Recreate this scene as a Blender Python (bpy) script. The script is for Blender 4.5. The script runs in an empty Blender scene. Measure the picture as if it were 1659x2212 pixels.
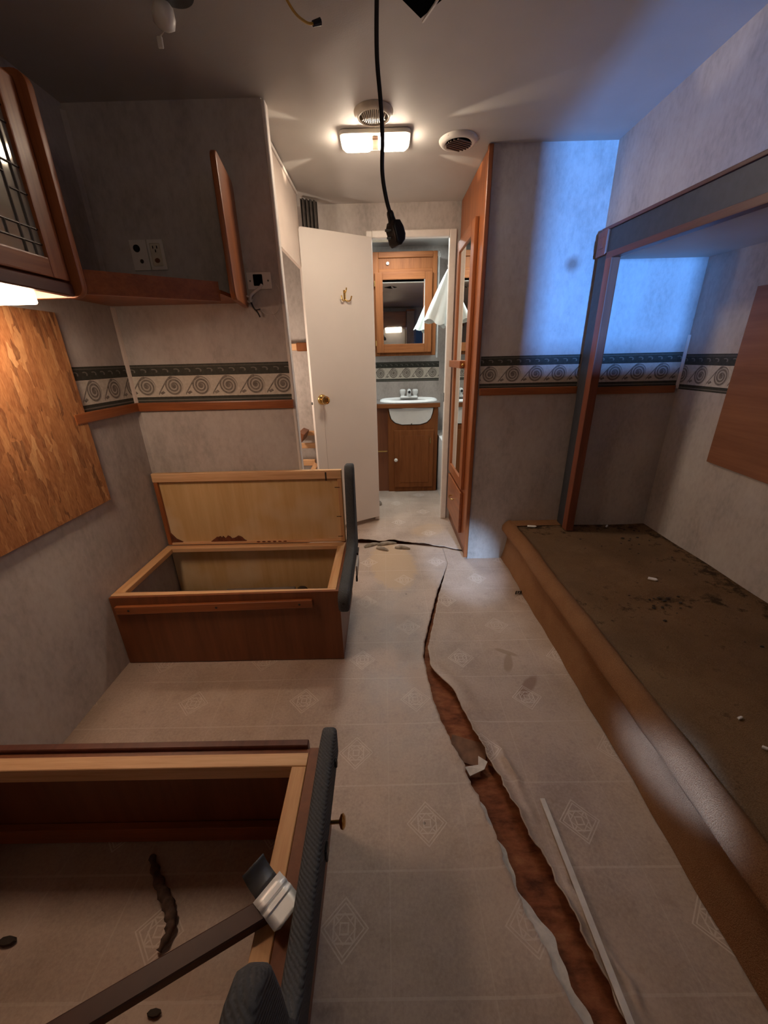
import bpy, bmesh, math, random
from mathutils import Vector, Matrix
random.seed(4)
S = bpy.context.scene
C = S.collection
PI = math.pi

# ------------------------------------------------------------------ camera
cd = bpy.data.cameras.new('camera'); cam = bpy.data.objects.new('camera', cd); C.objects.link(cam)
cd.sensor_fit = 'HORIZONTAL'; cd.sensor_width = 36.0; cd.lens = 836.39/1659*36; cd.clip_start = 0.02
_r = Vector((0.99975445, -0.00260292, -0.02200595)); _u = Vector((0.02139763, 0.37153749, 0.92817134)); _f = Vector((-0.00576008, 0.9284143, -0.37150196))
cam.matrix_world = Matrix(((_r.x, _u.x, -_f.x, 0), (_r.y, _u.y, -_f.y, 0), (_r.z, _u.z, -_f.z, 1.1537), (0, 0, 0, 1)))
S.camera = cam

# ------------------------------------------------------------------ world, daylight, exposure
w = bpy.data.worlds.new('world'); S.world = w; w.use_nodes = True
w.node_tree.nodes['Background'].inputs[0].default_value = (0.25, 0.42, 0.9, 1)
w.node_tree.nodes['Background'].inputs[1].default_value = 0.04
S.view_settings.view_transform = 'Standard'; S.view_settings.look = 'None'
S.view_settings.gamma = 1; S.view_settings.use_curve_mapping = False
S.view_settings.exposure = 0.0

def area(name, loc, target, sx, sy, power, col, spread=180):
    l = bpy.data.lights.new(name, 'AREA'); l.shape = 'RECTANGLE'; l.size = sx; l.size_y = sy
    l.energy = power; l.color = col; l.spread = math.radians(spread)
    o = bpy.data.objects.new(name, l); C.objects.link(o); o.location = loc
    o.rotation_euler = (Vector(target)-Vector(loc)).to_track_quat('-Z', 'Y').to_euler()
    return o
def spot(name, loc, target, ang, power, col, blend=0.5, rad=0.02):
    l = bpy.data.lights.new(name, 'SPOT'); l.energy = power; l.color = col
    l.spot_size = math.radians(ang); l.spot_blend = blend; l.shadow_soft_size = rad
    o = bpy.data.objects.new(name, l); C.objects.link(o); o.location = loc
    o.rotation_euler = (Vector(target)-Vector(loc)).to_track_quat('-Z', 'Y').to_euler()
    return o
def point(name, loc, power, col, rad=0.03):
    l = bpy.data.lights.new(name, 'POINT'); l.energy = power; l.color = col; l.shadow_soft_size = rad
    o = bpy.data.objects.new(name, l); C.objects.link(o); o.location = loc; return o

DAY = (0.10, 0.34, 1.0)
# daylight through the opening at the front right end of the room
area('daylight_door', (0.53, -3.2, 1.25), (0.98, 2.0, 1.45), 0.10, 0.14, 62, DAY, 60)
spot('upper_wall_fill', (0.42, -0.90, 1.66), (1.014, 1.62, 1.80), 14, 380, (0.12, 0.36, 1.0), 0.9, 0.03)  # added spot inside the front wall, tints the upper right wall blue
# added spots just inside the front wall, making the low daylight patches
spot('floor_patch_fill', (0.66, -0.90, 1.70), (0.44, 2.04, 0.0), 9.5, 520, (0.45, 0.66, 1.0), 0.95, 0.02)
spot('step_edge_fill', (-0.20, -0.85, 0.92), (0.70, 0.66, 0.165), 6.5, 620, (0.28, 0.50, 1.0), 0.9, 0.03)
# cool area light put under the washroom ceiling; its source is unseen
area('washroom_area_light', (0.10, 3.15, 1.955), (0.10, 3.2, 0), 0.3, 0.3, 12, (0.88, 0.98, 1.0))
point('bunk_lamp', (-0.80, 2.22, 1.10), 9, (1.0, 0.78, 0.62), 0.05)
# lamp under the kitchen cupboard behind the camera
area('kitchen_lamp', (0.2, -0.66, 1.60), (-0.75, 1.74, 1.62), 0.3, 0.08, 0.3, (1.0, 0.78, 0.58), 75)

# ------------------------------------------------------------------ mesh helpers
def BM(): return bmesh.new()
def box(bm, x0, x1, y0, y1, z0, z1, bev=0.0, seg=1):
    t = BM()
    vs = [t.verts.new(p) for p in ((x0,y0,z0),(x1,y0,z0),(x1,y1,z0),(x0,y1,z0),(x0,y0,z1),(x1,y0,z1),(x1,y1,z1),(x0,y1,z1))]
    for f in ((3,2,1,0),(4,5,6,7),(0,1,5,4),(1,2,6,5),(2,3,7,6),(3,0,4,7)): t.faces.new([vs[i] for i in f])
    if bev > 0: bmesh.ops.bevel(t, geom=t.edges[:], offset=bev, segments=seg, profile=0.7, affect='EDGES')
    add(bm, t); return bm
def add(bm, t, mat=None):
    if mat is not None: bmesh.ops.transform(t, matrix=mat, verts=t.verts)
    me = bpy.data.meshes.new('tmp'); t.to_mesh(me); t.free(); bm.from_mesh(me); bpy.data.meshes.remove(me)
def prism(bm, pts, axis, a, b, bev=0.0, seg=2):
    """polygon pts in the two other axes (order x,y,z without axis), extruded a..b"""
    t = BM()
    def P(p, h):
        return {'x': (h, p[0], p[1]), 'y': (p[0], h, p[1]), 'z': (p[0], p[1], h)}[axis]
    A = [t.verts.new(P(p, a)) for p in pts]; B = [t.verts.new(P(p, b)) for p in pts]; n = len(pts)
    t.faces.new(A); t.faces.new(B[::-1])
    for i in range(n): t.faces.new((A[i], B[i], B[(i+1) % n], A[(i+1) % n]))
    bmesh.ops.recalc_face_normals(t, faces=t.faces)
    if bev > 0:
        ed = [e for e in t.edges if (e.verts[0] in A) == (e.verts[1] in A)]
        bmesh.ops.bevel(t, geom=ed, offset=bev, segments=seg, profile=0.6, affect='EDGES')
    add(bm, t); return bm
def spline(pts, n=8):
    pts = [Vector(p) for p in pts]; out = []
    for i in range(len(pts)-1):
        p0 = pts[max(i-1, 0)]; p1 = pts[i]; p2 = pts[i+1]; p3 = pts[min(i+2, len(pts)-1)]
        for k in range(n):
            t = k/n
            out.append(0.5*((2*p1)+(p2-p0)*t+(2*p0-5*p1+4*p2-p3)*t*t+(3*p1-p0-3*p2+p3)*t**3))
    out.append(pts[-1]); return out
def tube(bm, pts, rad, n=8, flat=1.0):
    pts = [Vector(p) for p in pts]; t = BM(); rings = []
    nrm = None
    for i, p in enumerate(pts):
        d = (pts[min(i+1, len(pts)-1)]-pts[max(i-1, 0)]).normalized()
        if nrm is None:
            nrm = d.orthogonal().normalized()
        else:
            nrm = (nrm-d*nrm.dot(d)).normalized()
        b = d.cross(nrm); rr = rad[i] if isinstance(rad, (list, tuple)) else rad
        rings.append([t.verts.new(p+nrm*math.cos(2*PI*k/n)*rr+b*math.sin(2*PI*k/n)*rr*flat) for k in range(n)])
    for a, b in zip(rings, rings[1:]):
        for k in range(n): t.faces.new((a[k], a[(k+1) % n], b[(k+1) % n], b[k]))
    t.faces.new(rings[0][::-1]); t.faces.new(rings[-1])
    bmesh.ops.recalc_face_normals(t, faces=t.faces)
    add(bm, t); return bm
def lathe(bm, prof, origin, axis=(0,0,1), n=24, sx=1.0, sy=1.0, cap=(1, 1)):
    """prof: (radius, height) pairs along axis"""
    t = BM(); rings = []
    for r, h in prof:
        rings.append([t.verts.new((max(r, 1e-5)*math.cos(2*PI*k/n)*sx, max(r, 1e-5)*math.sin(2*PI*k/n)*sy, h)) for k in range(n)])
    for a, b in zip(rings, rings[1:]):
        for k in range(n): t.faces.new((a[k], a[(k+1) % n], b[(k+1) % n], b[k]))
    if cap[0]: t.faces.new(rings[0][::-1])
    if cap[1]: t.faces.new(rings[-1])
    bmesh.ops.remove_doubles(t, verts=t.verts, dist=2e-5)
    bmesh.ops.recalc_face_normals(t, faces=t.faces)
    q = Vector((0,0,1)).rotation_difference(Vector(axis).normalized()).to_matrix().to_4x4()
    add(bm, t, Matrix.Translation(origin) @ q); return bm
def rot(bm, pivot, ang, axis='Z'):
    m = Matrix.Translation(pivot) @ Matrix.Rotation(ang, 4, axis) @ Matrix.Translation(-Vector(pivot))
    bmesh.ops.transform(bm, matrix=m, verts=bm.verts); return bm

def rrect(y0, y1, z0, z1, r, n=5):
    pts = []
    for cx, cy, a0 in ((y1-r, z0+r, -PI/2), (y1-r, z1-r, 0), (y0+r, z1-r, PI/2), (y0+r, z0+r, PI)):
        for k in range(n+1):
            a = a0+PI/2*k/n; pts.append((cx+r*math.cos(a), cy+r*math.sin(a)))
    return pts
def rootloc(o):
    while o.parent: o = o.parent
    return o.location.copy()
def obj(name, bm, mat, parent=None, smooth=None, label=None):
    """link bm (world coordinates) as one mesh object"""
    if parent is not None: off = rootloc(parent)
    else:
        xs = [v.co.x for v in bm.verts]; ys = [v.co.y for v in bm.verts]; zs = [v.co.z for v in bm.verts]
        off = Vector(((min(xs)+max(xs))/2, (min(ys)+max(ys))/2, min(zs)))
    bmesh.ops.translate(bm, vec=-off, verts=bm.verts)
    me = bpy.data.meshes.new(name); bm.to_mesh(me); bm.free()
    o = bpy.data.objects.new(name, me); C.objects.link(o)
    if parent is None: o.location = off
    else: o.parent = parent
    me.materials.append(mat)
    if smooth is not None:
        for p in me.polygons: p.use_smooth = True
        try: me.set_sharp_from_angle(angle=math.radians(smooth))
        except Exception: pass
    if label: o['label'] = label
    return o
def thing(name, label, cat, loc, group=None):
    o = bpy.data.objects.new(name, None); C.objects.link(o); o.location = loc; o.empty_display_size = 0.05
    o['label'] = label; o['category'] = cat
    if group: o['group'] = group
    return o
def tag(o, label, cat, group=None):
    o['label'] = label; o['category'] = cat
    if group: o['group'] = group
    return o
def struct(name, bm, mat, parent=None, smooth=None):
    o = obj(name, bm, mat, parent, smooth); o['kind'] = 'structure'; return o

# ------------------------------------------------------------------ materials
class N:
    def __init__(s, name, rough=0.6, metal=0.0, spec=0.5):
        s.m = bpy.data.materials.new(name); s.m.use_nodes = True; s.t = s.m.node_tree
        s.b = s.t.nodes['Principled BSDF']; s.set('Roughness', rough); s.set('Metallic', metal); s.set('Specular IOR Level', spec)
        s._p = None
    def set(s, k, v):
        s.b.inputs[k].default_value = v
    def n(s, typ, **kw):
        nd = s.t.nodes.new(typ)
        for k, v in kw.items(): setattr(nd, k, v)
        return nd
    def l(s, a, b): s.t.links.new(a, b)
    def pos(s):
        if s._p is None: s._p = s.n('ShaderNodeNewGeometry').outputs['Position']
        return s._p
    def mapped(s, scale, src=None, rot=(0,0,0), loc=(0,0,0)):
        mp = s.n('ShaderNodeMapping'); s.l(src or s.obj(), mp.inputs[0]); mp.inputs['Scale'].default_value = scale
        mp.inputs['Rotation'].default_value = rot; mp.inputs['Location'].default_value = loc
        return mp.outputs[0]
    def obj(s):
        if not hasattr(s, '_o'): s._o = s.n('ShaderNodeTexCoord').outputs['Object']
        return s._o
    def noise(s, vec, scale=5, detail=4, rough=0.55, dist=0.0):
        x = s.n('ShaderNodeTexNoise'); s.l(vec, x.inputs['Vector']); x.inputs['Scale'].default_value = scale
        x.inputs['Detail'].default_value = detail; x.inputs['Roughness'].default_value = rough; x.inputs['Distortion'].default_value = dist
        return x.outputs['Fac']
    def ramp(s, fac, stops, interp='LINEAR'):
        r = s.n('ShaderNodeValToRGB'); e = r.color_ramp.elements; r.color_ramp.interpolation = interp
        while len(e) < len(stops): e.new(0.5)
        for el, (p, c) in zip(e, stops):
            el.position = p; el.color = (*c, 1) if len(c) == 3 else c
        s.l(fac, r.inputs[0]); return r.outputs[0]
    def f(s, op, a, b=None, c=None):
        nd = s.n('ShaderNodeMath', operation=op)
        for i, v in enumerate((a, b, c)):
            if v is None: continue
            if isinstance(v, (int, float)): nd.inputs[i].default_value = v
            else: s.l(v, nd.inputs[i])
        return nd.outputs[0]
    def mix(s, fac, a, b, mode='MIX'):
        nd = s.n('ShaderNodeMix', data_type='RGBA', blend_type=mode)
        for sock, v in ((nd.inputs[0], fac), (nd.inputs[6], a), (nd.inputs[7], b)):
            if isinstance(v, (int, float)): sock.default_value = v
            elif isinstance(v, tuple): sock.default_value = (*v, 1)
            else: s.l(v, sock)
        return nd.outputs[2]
    def sep(s, vec):
        nd = s.n('ShaderNodeSeparateXYZ'); s.l(vec, nd.inputs[0]); return nd.outputs
    def col(s, c):
        if isinstance(c, tuple): s.set('Base Color', (*c, 1))
        else: s.l(c, s.b.inputs['Base Color'])
        return s
    def bump(s, h, strength=0.3, dist=0.002):
        nd = s.n('ShaderNodeBump'); nd.inputs['Strength'].default_value = strength; nd.inputs['Distance'].default_value = dist
        s.l(h, nd.inputs['Height']); s.l(nd.outputs[0], s.b.inputs['Normal']); return s

def plain(name, c, rough=0.5, metal=0.0, spec=0.5, var=0.12, scale=30, bump=0.0):
    m = N(name, rough, metal, spec); nz = m.noise(m.obj(), scale, 3)
    m.col(m.ramp(nz, [(0.3, tuple(x*(1-var) for x in c)), (0.7, tuple(min(1, x*(1+var)) for x in c))]))
    if bump: m.bump(nz, bump, 0.002)
    return m.m
def wood(name, c0, c1, axis='z', rough=0.4, grain=28, knots=None, spec=0.5, bump=0.12):
    m = N(name, rough, 0, spec)
    st = {'x': (0.06, 1, 1), 'y': (1, 0.06, 1), 'z': (1, 1, 0.06)}[axis]
    v = m.mapped(st)
    a = m.noise(v, grain, 5, 0.6, 0.6); b = m.noise(v, grain*5, 3, 0.6)
    k = m.f('MULTIPLY_ADD', b, 0.35, m.f('MULTIPLY', a, 0.75))
    c = m.ramp(k, [(0.34, c0), (0.66, c1)])
    if knots:
        vo = m.n('ShaderNodeTexVoronoi'); m.l(m.mapped(tuple(x*q for x, q in zip(st, (3.5, 3.5, 3.5)))), vo.inputs['Vector']); vo.inputs['Scale'].default_value = 3.3
        kn = m.ramp(vo.outputs['Distance'], [(0.035, (1,1,1)), (0.09, (0,0,0))])
        c = m.mix(m.f('MULTIPLY', kn, 0.85), c, knots)
    m.col(c); m.bump(k, bump, 0.0015)
    return m.m
def emit(name, c, strength):
    m = N(name, 0.3); m.col(c); m.set('Emission Color', (*c, 1)); m.set('Emission Strength', strength); return m.m

def wallpaper():
    m = N('wallpaper', 0.75, 0, 0.25); p = m.pos()
    a = m.noise(m.mapped((1, 1, 0.45), p), 7, 5, 0.6); b = m.noise(m.mapped((1, 1, 0.55), p), 60, 3, 0.6); d = m.noise(m.mapped((1, 1, 1), p), 2.2, 3)
    k = m.f('ADD', m.f('MULTIPLY', a, 0.5), m.f('ADD', m.f('MULTIPLY', b, 0.35), m.f('MULTIPLY', d, 0.25)))
    m.col(m.ramp(k, [(0.38, (0.37, 0.33, 0.30)), (0.56, (0.51, 0.46, 0.425)), (0.7, (0.57, 0.53, 0.49))]))
    vd_ = m.n('ShaderNodeVectorMath', operation='DISTANCE'); m.l(p, vd_.inputs[0]); vd_.inputs[1].default_value = (0.890, 2.091, 1.535)
    m.col(m.mix(m.ramp(m.f('ADD', vd_.outputs['Value'], m.f('MULTIPLY', m.f('SUBTRACT', a, 0.5), 0.05)), [(0.012, (0.75,)*3), (0.045, (0, 0, 0))]), m.b.inputs['Base Color'].links[0].from_socket, (0.20, 0.105, 0.075)))
    m.bump(b, 0.15, 0.001)
    return m.m
M = {}
M['wallpaper'] = wallpaper()
def ceilm():
    m = N('ceiling_vinyl', 0.6, 0, 0.3); p = m.pos(); a = m.noise(p, 260, 2); b = m.noise(p, 3, 4)
    m.col(m.ramp(b, [(0.3, (0.50, 0.475, 0.445)), (0.7, (0.57, 0.545, 0.515))])); m.bump(a, 0.2, 0.001); return m.m
M['ceiling'] = ceilm()
M['cream_wall'] = plain('cream_wall', (0.62, 0.52, 0.45), 0.6, scale=6, var=0.06)
M['white_wall'] = plain('white_shower_wall', (0.80, 0.82, 0.80), 0.4, scale=6, var=0.04)
M['oak'] = wood('oak_cherry', (0.20, 0.055, 0.016), (0.36, 0.115, 0.035), 'z', 0.38)
M['oak_y'] = wood('oak_cherry_along_depth', (0.20, 0.055, 0.016), (0.36, 0.115, 0.035), 'y', 0.38)
M['oak_x'] = wood('oak_cherry_along_width', (0.20, 0.055, 0.016), (0.36, 0.115, 0.035), 'x', 0.34)
M['oak_mid'] = wood('oak_medium', (0.14, 0.040, 0.010), (0.235, 0.078, 0.021), 'z', 0.6, spec=0.2)
M['oak_mid_x'] = wood('oak_medium_across', (0.14, 0.040, 0.010), (0.235, 0.078, 0.021), 'x', 0.6, spec=0.2)
M['panel_brown'] = wood('brown_panel', (0.14, 0.042, 0.014), (0.22, 0.07, 0.024), 'z', 0.42, grain=14)
M['window_panel'] = wood('brown_sheathing', (0.20, 0.075, 0.032), (0.32, 0.13, 0.06), 'y', 0.6, grain=12)
M['pine_x'] = wood('raw_pine', (0.55, 0.28, 0.12), (0.76, 0.47, 0.25), 'x', 0.6, knots=(0.22, 0.08, 0.03))
M['pine_y'] = wood('raw_pine_along_depth', (0.55, 0.27, 0.11), (0.74, 0.44, 0.21), 'y', 0.6, knots=(0.22, 0.08, 0.03))
M['pine_z'] = wood('raw_pine_upright', (0.50, 0.24, 0.10), (0.68, 0.40, 0.2), 'z', 0.6, knots=(0.22, 0.08, 0.03))
M['dark_trim'] = plain('dark_vinyl_fascia', (0.035, 0.036, 0.042), 0.5, var=0.2)
M['red_trim'] = wood('red_brown_trim', (0.075, 0.020, 0.010), (0.13, 0.038, 0.020), 'y', 0.45)
M['red_trim_z'] = wood('red_brown_trim_upright', (0.13, 0.036, 0.018), (0.22, 0.068, 0.036), 'z', 0.42)
M['door_white'] = plain('off_white_door', (0.77, 0.71, 0.655), 0.45, var=0.03, scale=3)
M['white_trim'] = plain('white_trim', (0.78, 0.72, 0.66), 0.4, var=0.04)
M['brass'] = plain('brass', (0.62, 0.40, 0.14), 0.22, 1.0, var=0.1)
M['chrome'] = plain('bright_steel', (0.80, 0.80, 0.78), 0.25, 1.0, var=0.08)
M['dark_steel'] = plain('dull_steel', (0.16, 0.16, 0.155), 0.5, 0.7)
M['black'] = plain('black_plastic', (0.010, 0.010, 0.013), 0.42)
M['rubber'] = plain('black_cable_sheath', (0.009, 0.009, 0.012), 0.35)
M['hole'] = plain('dark_void', (0.004, 0.004, 0.004), 0.95, spec=0.0)
M['ceramic'] = plain('white_porcelain', (0.85, 0.85, 0.83), 0.15, var=0.02)
M['plastic'] = plain('ivory_plastic', (0.72, 0.68, 0.62), 0.4, var=0.05)
M['plastic_dirty'] = plain('yellowed_plastic', (0.62, 0.55, 0.43), 0.45, var=0.1)
M['mirror'] = plain('mirror_glass', (0.86, 0.88, 0.86), 0.02, 1.0, var=0.01)
M['came'] = plain('lead_came', (0.07, 0.06, 0.055), 0.45, 0.6)
M['counter'] = plain('grey_laminate', (0.20, 0.17, 0.155), 0.35, var=0.2, scale=120)
M['cloth'] = plain('white_cloth', (0.78, 0.80, 0.76), 0.85, var=0.05, scale=12)
M['curtain'] = plain('grey_curtain', (0.10, 0.085, 0.075), 0.9, var=0.2)
M['felt'] = plain('torn_backing_paper', (0.62, 0.56, 0.50), 0.8, var=0.15, scale=60, bump=0.4)
M['debris'] = plain('dark_debris', (0.05, 0.035, 0.025), 0.9, var=0.4)
M['chip'] = plain('white_chip', (0.82, 0.78, 0.72), 0.6, var=0.04)
M['grey_wire'] = plain('grey_wire', (0.66, 0.60, 0.55), 0.5)
M['yellow_wire'] = plain('yellow_wire', (0.55, 0.33, 0.06), 0.5)
M['grille'] = plain('vent_grille', (0.20, 0.165, 0.13), 0.5)
M['grille_dark'] = plain('vent_grille_dark', (0.16, 0.11, 0.09), 0.5)

def glass():
    m = N('cabinet_glass', 0.08, 0.0, 0.8); nz = m.noise(m.obj(), 9, 2)
    m.col((0.34, 0.33, 0.28)); m.set('Metallic', 0.25); m.bump(nz, 0.25, 0.004); return m.m
M['glass'] = glass()
def luan():
    m = N('cream_plywood', 0.55, 0, 0.35); p = m.pos(); o = m.obj()
    a = m.noise(m.mapped((1, 1, 0.08), p), 40, 4); b = m.noise(p, 2.6, 3); c = m.noise(p, 9, 4, 0.65)
    base = m.ramp(a, [(0.3, (0.62, 0.39, 0.165)), (0.7, (0.72, 0.49, 0.235))])
    base = m.mix(m.ramp(b, [(0.45, (0,0,0)), (0.62, (1,1,1))]), base, (0.76, 0.58, 0.36))
    m.col(base); return m.m
M['luan'] = luan()
def osb():
    m = N('strand_board', 0.55, 0, 0.4); o = m.pos(); cols = None
    hgt = None
    for i, (ang, sc) in enumerate(((0.25, 1.0), (-0.45, 1.25), (0.9, 1.1), (0.05, 1.6))):
        vo = m.n('ShaderNodeTexVoronoi'); vo.inputs['Scale'].default_value = 10*sc
        mp = m.mapped((1, 4.6, 0.95), o, rot=(ang, 0, 0), loc=(0, i*3.7, i*1.9))
        wv = m.n('ShaderNodeTexNoise'); wv.inputs['Scale'].default_value = 30; m.l(o, wv.inputs['Vector'])
        ad = m.n('ShaderNodeVectorMath', operation='MULTIPLY_ADD'); m.l(wv.outputs['Color'], ad.inputs[0]); ad.inputs[1].default_value = (0.045, 0.045, 0.045); m.l(mp, ad.inputs[2])
        m.l(ad.outputs[0], vo.inputs['Vector'])
        s_ = m.sep(vo.outputs['Color'])
        c = m.ramp(s_[0], [(0.0, (0.12, 0.036, 0.012)), (0.16, (0.32, 0.11, 0.035)), (0.6, (0.42, 0.165, 0.055)), (0.85, (0.50, 0.22, 0.08)), (1.0, (0.68, 0.38, 0.17))])
        if cols is None: cols = c; hgt = s_[0]
        else:
            k = m.ramp(s_[1], [(0.5, (0,0,0)), (0.54, (1,1,1))])
            cols = m.mix(k, cols, c); hgt = m.mix(k, hgt, s_[0])
    fine = m.noise(m.mapped((1, 3, 0.5), o), 90, 3)
    cols = m.mix(0.35, cols, m.ramp(fine, [(0.3, (0.15, 0.05, 0.02)), (0.7, (0.60, 0.33, 0.15))]))
    m.col(cols); m.bump(hgt, 0.45, 0.003); return m.m
M['osb'] = osb()

TILE = 0.202
def vinyl():
    m = N('floor_vinyl', 0.42, 0, 0.4); p = m.pos(); s_ = m.sep(p)
    u = m.f('DIVIDE', m.f('SUBTRACT', s_[0], 0.091), TILE); v = m.f('DIVIDE', m.f('SUBTRACT', s_[1], 0.648), TILE)
    iu = m.f('ROUND', u); iv = m.f('ROUND', v)
    du = m.f('ABSOLUTE', m.f('SUBTRACT', u, iu)); dv = m.f('ABSOLUTE', m.f('SUBTRACT', v, iv))
    par = m.f('LESS_THAN', m.f('ABSOLUTE', m.f('SUBTRACT', m.f('FLOORED_MODULO', m.f('ADD', iu, iv), 2.0), 0.0)), 0.5)
    def line(d, c, wd): return m.f('LESS_THAN', m.f('ABSOLUTE', m.f('SUBTRACT', d, c)), wd)
    grid = m.f('MAXIMUM', m.f('MULTIPLY', line(du, 0.5, 0.008), 0.55), line(dv, 0.5, 0.012))
    dia = m.f('ADD', du, dv); sq = m.f('MAXIMUM', du, dv)
    mot = m.f('MAXIMUM', line(dia, 0.26, 0.010), line(dia, 0.215, 0.009))
    mot = m.f('MAXIMUM', mot, m.f('MULTIPLY', line(sq, 0.115, 0.009), m.f('LESS_THAN', dia, 0.215)))
    mot = m.f('MAXIMUM', mot, line(dia, 0.125, 0.008))
    mot = m.f('MAXIMUM', mot, line(sq, 0.045, 0.008))
    mot = m.f('MAXIMUM', mot, m.f('MULTIPLY', m.f('MULTIPLY', m.f('LESS_THAN', m.f('ABSOLUTE', m.f('SUBTRACT', du, dv)), 0.012), m.f('GREATER_THAN', sq, 0.06)), m.f('LESS_THAN', dia, 0.22)))
    mot = m.f('MULTIPLY', mot, par)
    fade = m.ramp(m.noise(p, 3.5, 4), [(0.35, (0.35, 0.35, 0.35)), (0.65, (1, 1, 1))])
    lines = m.f('MULTIPLY', m.f('MAXIMUM', m.f('MULTIPLY', grid, 0.26), m.f('MULTIPLY', mot, 0.55)), fade)
    a = m.noise(p, 5, 5, 0.6); b = m.noise(p, 130, 3, 0.7); c2 = m.noise(p, 22, 4, 0.7)
    base = m.ramp(m.f('ADD', m.f('MULTIPLY', a, 0.6), m.f('MULTIPLY', b, 0.4)), [(0.36, (0.36, 0.27, 0.215)), (0.55, (0.49, 0.38, 0.31)), (0.7, (0.55, 0.44, 0.365))])
    base = m.mix(m.f('MULTIPLY', m.ramp(c2, [(0.56, (0,0,0)), (0.72, (1,1,1))]), 0.38), base, (0.26, 0.18, 0.14))
    base = m.mix(m.ramp(m.noise(p, 2.3, 5, 0.7), [(0.40, (0.0,)*3), (0.66, (0.32,)*3)]), base, (0.47, 0.335, 0.22))
    # tiny dark dirt specks
    vo = m.n('ShaderNodeTexVoronoi'); m.l(p, vo.inputs['Vector']); vo.inputs['Scale'].default_value = 9
    sp = m.f('MULTIPLY', m.f('LESS_THAN', vo.outputs['Distance'], 0.045), m.f('GREATER_THAN', m.sep(vo.outputs['Color'])[0], 0.72))
    base = m.mix(m.f('MULTIPLY', sp, 0.7), base, (0.09, 0.06, 0.045))
    # worn stains with a shape of their own
    def blob(cx, cy, rx, ry, ang, colr, amt, base, e0=0.75, e1=1.1):
        dx = m.f('SUBTRACT', s_[0], cx); dy = m.f('SUBTRACT', s_[1], cy); ca, sa = math.cos(ang), math.sin(ang)
        a1 = m.f('DIVIDE', m.f('ADD', m.f('MULTIPLY', dx, ca), m.f('MULTIPLY', dy, sa)), rx)
        b1 = m.f('DIVIDE', m.f('SUBTRACT', m.f('MULTIPLY', dy, ca), m.f('MULTIPLY', dx, sa)), ry)
        r = m.f('ADD', m.f('SQRT', m.f('ADD', m.f('MULTIPLY', a1, a1), m.f('MULTIPLY', b1, b1))), m.f('MULTIPLY', m.f('SUBTRACT', c2, 0.5), 0.6))
        k = m.ramp(r, [(e0/2, (1,1,1)), (e1/2, (0,0,0))])
        k = m.ramp(m.f('MULTIPLY', r, 0.5), [(e0/2, (1,1,1)), (e1/2, (0,0,0))])
        return m.mix(m.f('MULTIPLY', k, amt), base, colr)
    base = blob(0.03, 2.05, 0.14, 0.30, 0.1, (0.56, 0.38, 0.22), 0.7, base, 0.85, 1.05)
    base = blob(0.515, 1.10, 0.022, 0.075, -0.75, (0.27, 0.16, 0.11), 0.75, base)
    base = blob(0.478, 1.22, 0.018, 0.055, -0.35, (0.30, 0.20, 0.12), 0.6, base)
    base = blob(0.49, 1.28, 0.05, 0.012, -0.5, (0.28, 0.19, 0.11), 0.55, base)
    base = blob(0.30, 2.52, 0.14, 0.10, 0.6, (0.55, 0.38, 0.24), 0.55, base)
    base = m.mix(lines, base, (0.80, 0.71, 0.63))
    m.col(base); m.bump(m.f('ADD', m.f('MULTIPLY', b, 0.5), m.f('MULTIPLY', lines, -1.0)), 0.2, 0.001)
    m.l(m.ramp(a, [(0.3, (0.36,)*3), (0.7, (0.58,)*3)]), m.b.inputs['Roughness'])
    return m.m
M['vinyl'] = vinyl()
def subfloor():
    m = N('rotten_subfloor', 0.85, 0, 0.2); p = m.pos(); a = m.noise(m.mapped((1, 1.8, 1), p), 12, 6, 0.65); b = m.noise(m.mapped((0.3, 1, 1), p), 90, 4)
    m.col(m.ramp(m.f('ADD', m.f('MULTIPLY', a, 0.7), m.f('MULTIPLY', b, 0.3)), [(0.32, (0.06, 0.018, 0.010)), (0.5, (0.23, 0.075, 0.032)), (0.66, (0.36, 0.145, 0.065))])); m.bump(a, 0.6, 0.006); return m.m
M['subfloor'] = subfloor()
def carpet(name, dirt):
    m = N(name, 0.95, 0, 0.1); p = m.pos(); a = m.noise(p, 420, 3, 0.7); b = m.noise(p, 4, 5, 0.65); c = m.noise(p, 16, 6, 0.75); t = m.noise(p, 1.6, 3)
    base = m.ramp(m.f('ADD', m.f('MULTIPLY', b, 0.4), m.f('MULTIPLY', a, 0.6)), [(0.34, (0.13, 0.068, 0.030) if dirt else (0.21, 0.092, 0.040)), (0.66, (0.40, 0.245, 0.125) if dirt else (0.42, 0.215, 0.10))])
    if dirt:
        base = m.mix(m.f('MULTIPLY', m.ramp(t, [(0.42, (0,0,0)), (0.62, (1,1,1))]), 0.5), base, (0.17, 0.11, 0.065))
        x = m.sep(p)
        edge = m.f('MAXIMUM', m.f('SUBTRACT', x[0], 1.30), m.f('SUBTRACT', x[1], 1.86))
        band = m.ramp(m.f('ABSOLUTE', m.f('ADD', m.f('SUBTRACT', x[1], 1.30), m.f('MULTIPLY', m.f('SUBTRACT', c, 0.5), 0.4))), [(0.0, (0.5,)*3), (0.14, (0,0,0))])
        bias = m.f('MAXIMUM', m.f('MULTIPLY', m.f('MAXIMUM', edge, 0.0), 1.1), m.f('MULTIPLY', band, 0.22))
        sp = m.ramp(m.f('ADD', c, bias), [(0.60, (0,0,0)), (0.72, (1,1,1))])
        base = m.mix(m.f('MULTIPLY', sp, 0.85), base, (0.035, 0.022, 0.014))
    m.col(base); m.bump(a, 0.9, 0.006); return m.m
M['carpet'] = carpet('dirty_tan_carpet', True)
M['carpet_edge'] = carpet('tan_carpet', False)
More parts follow.
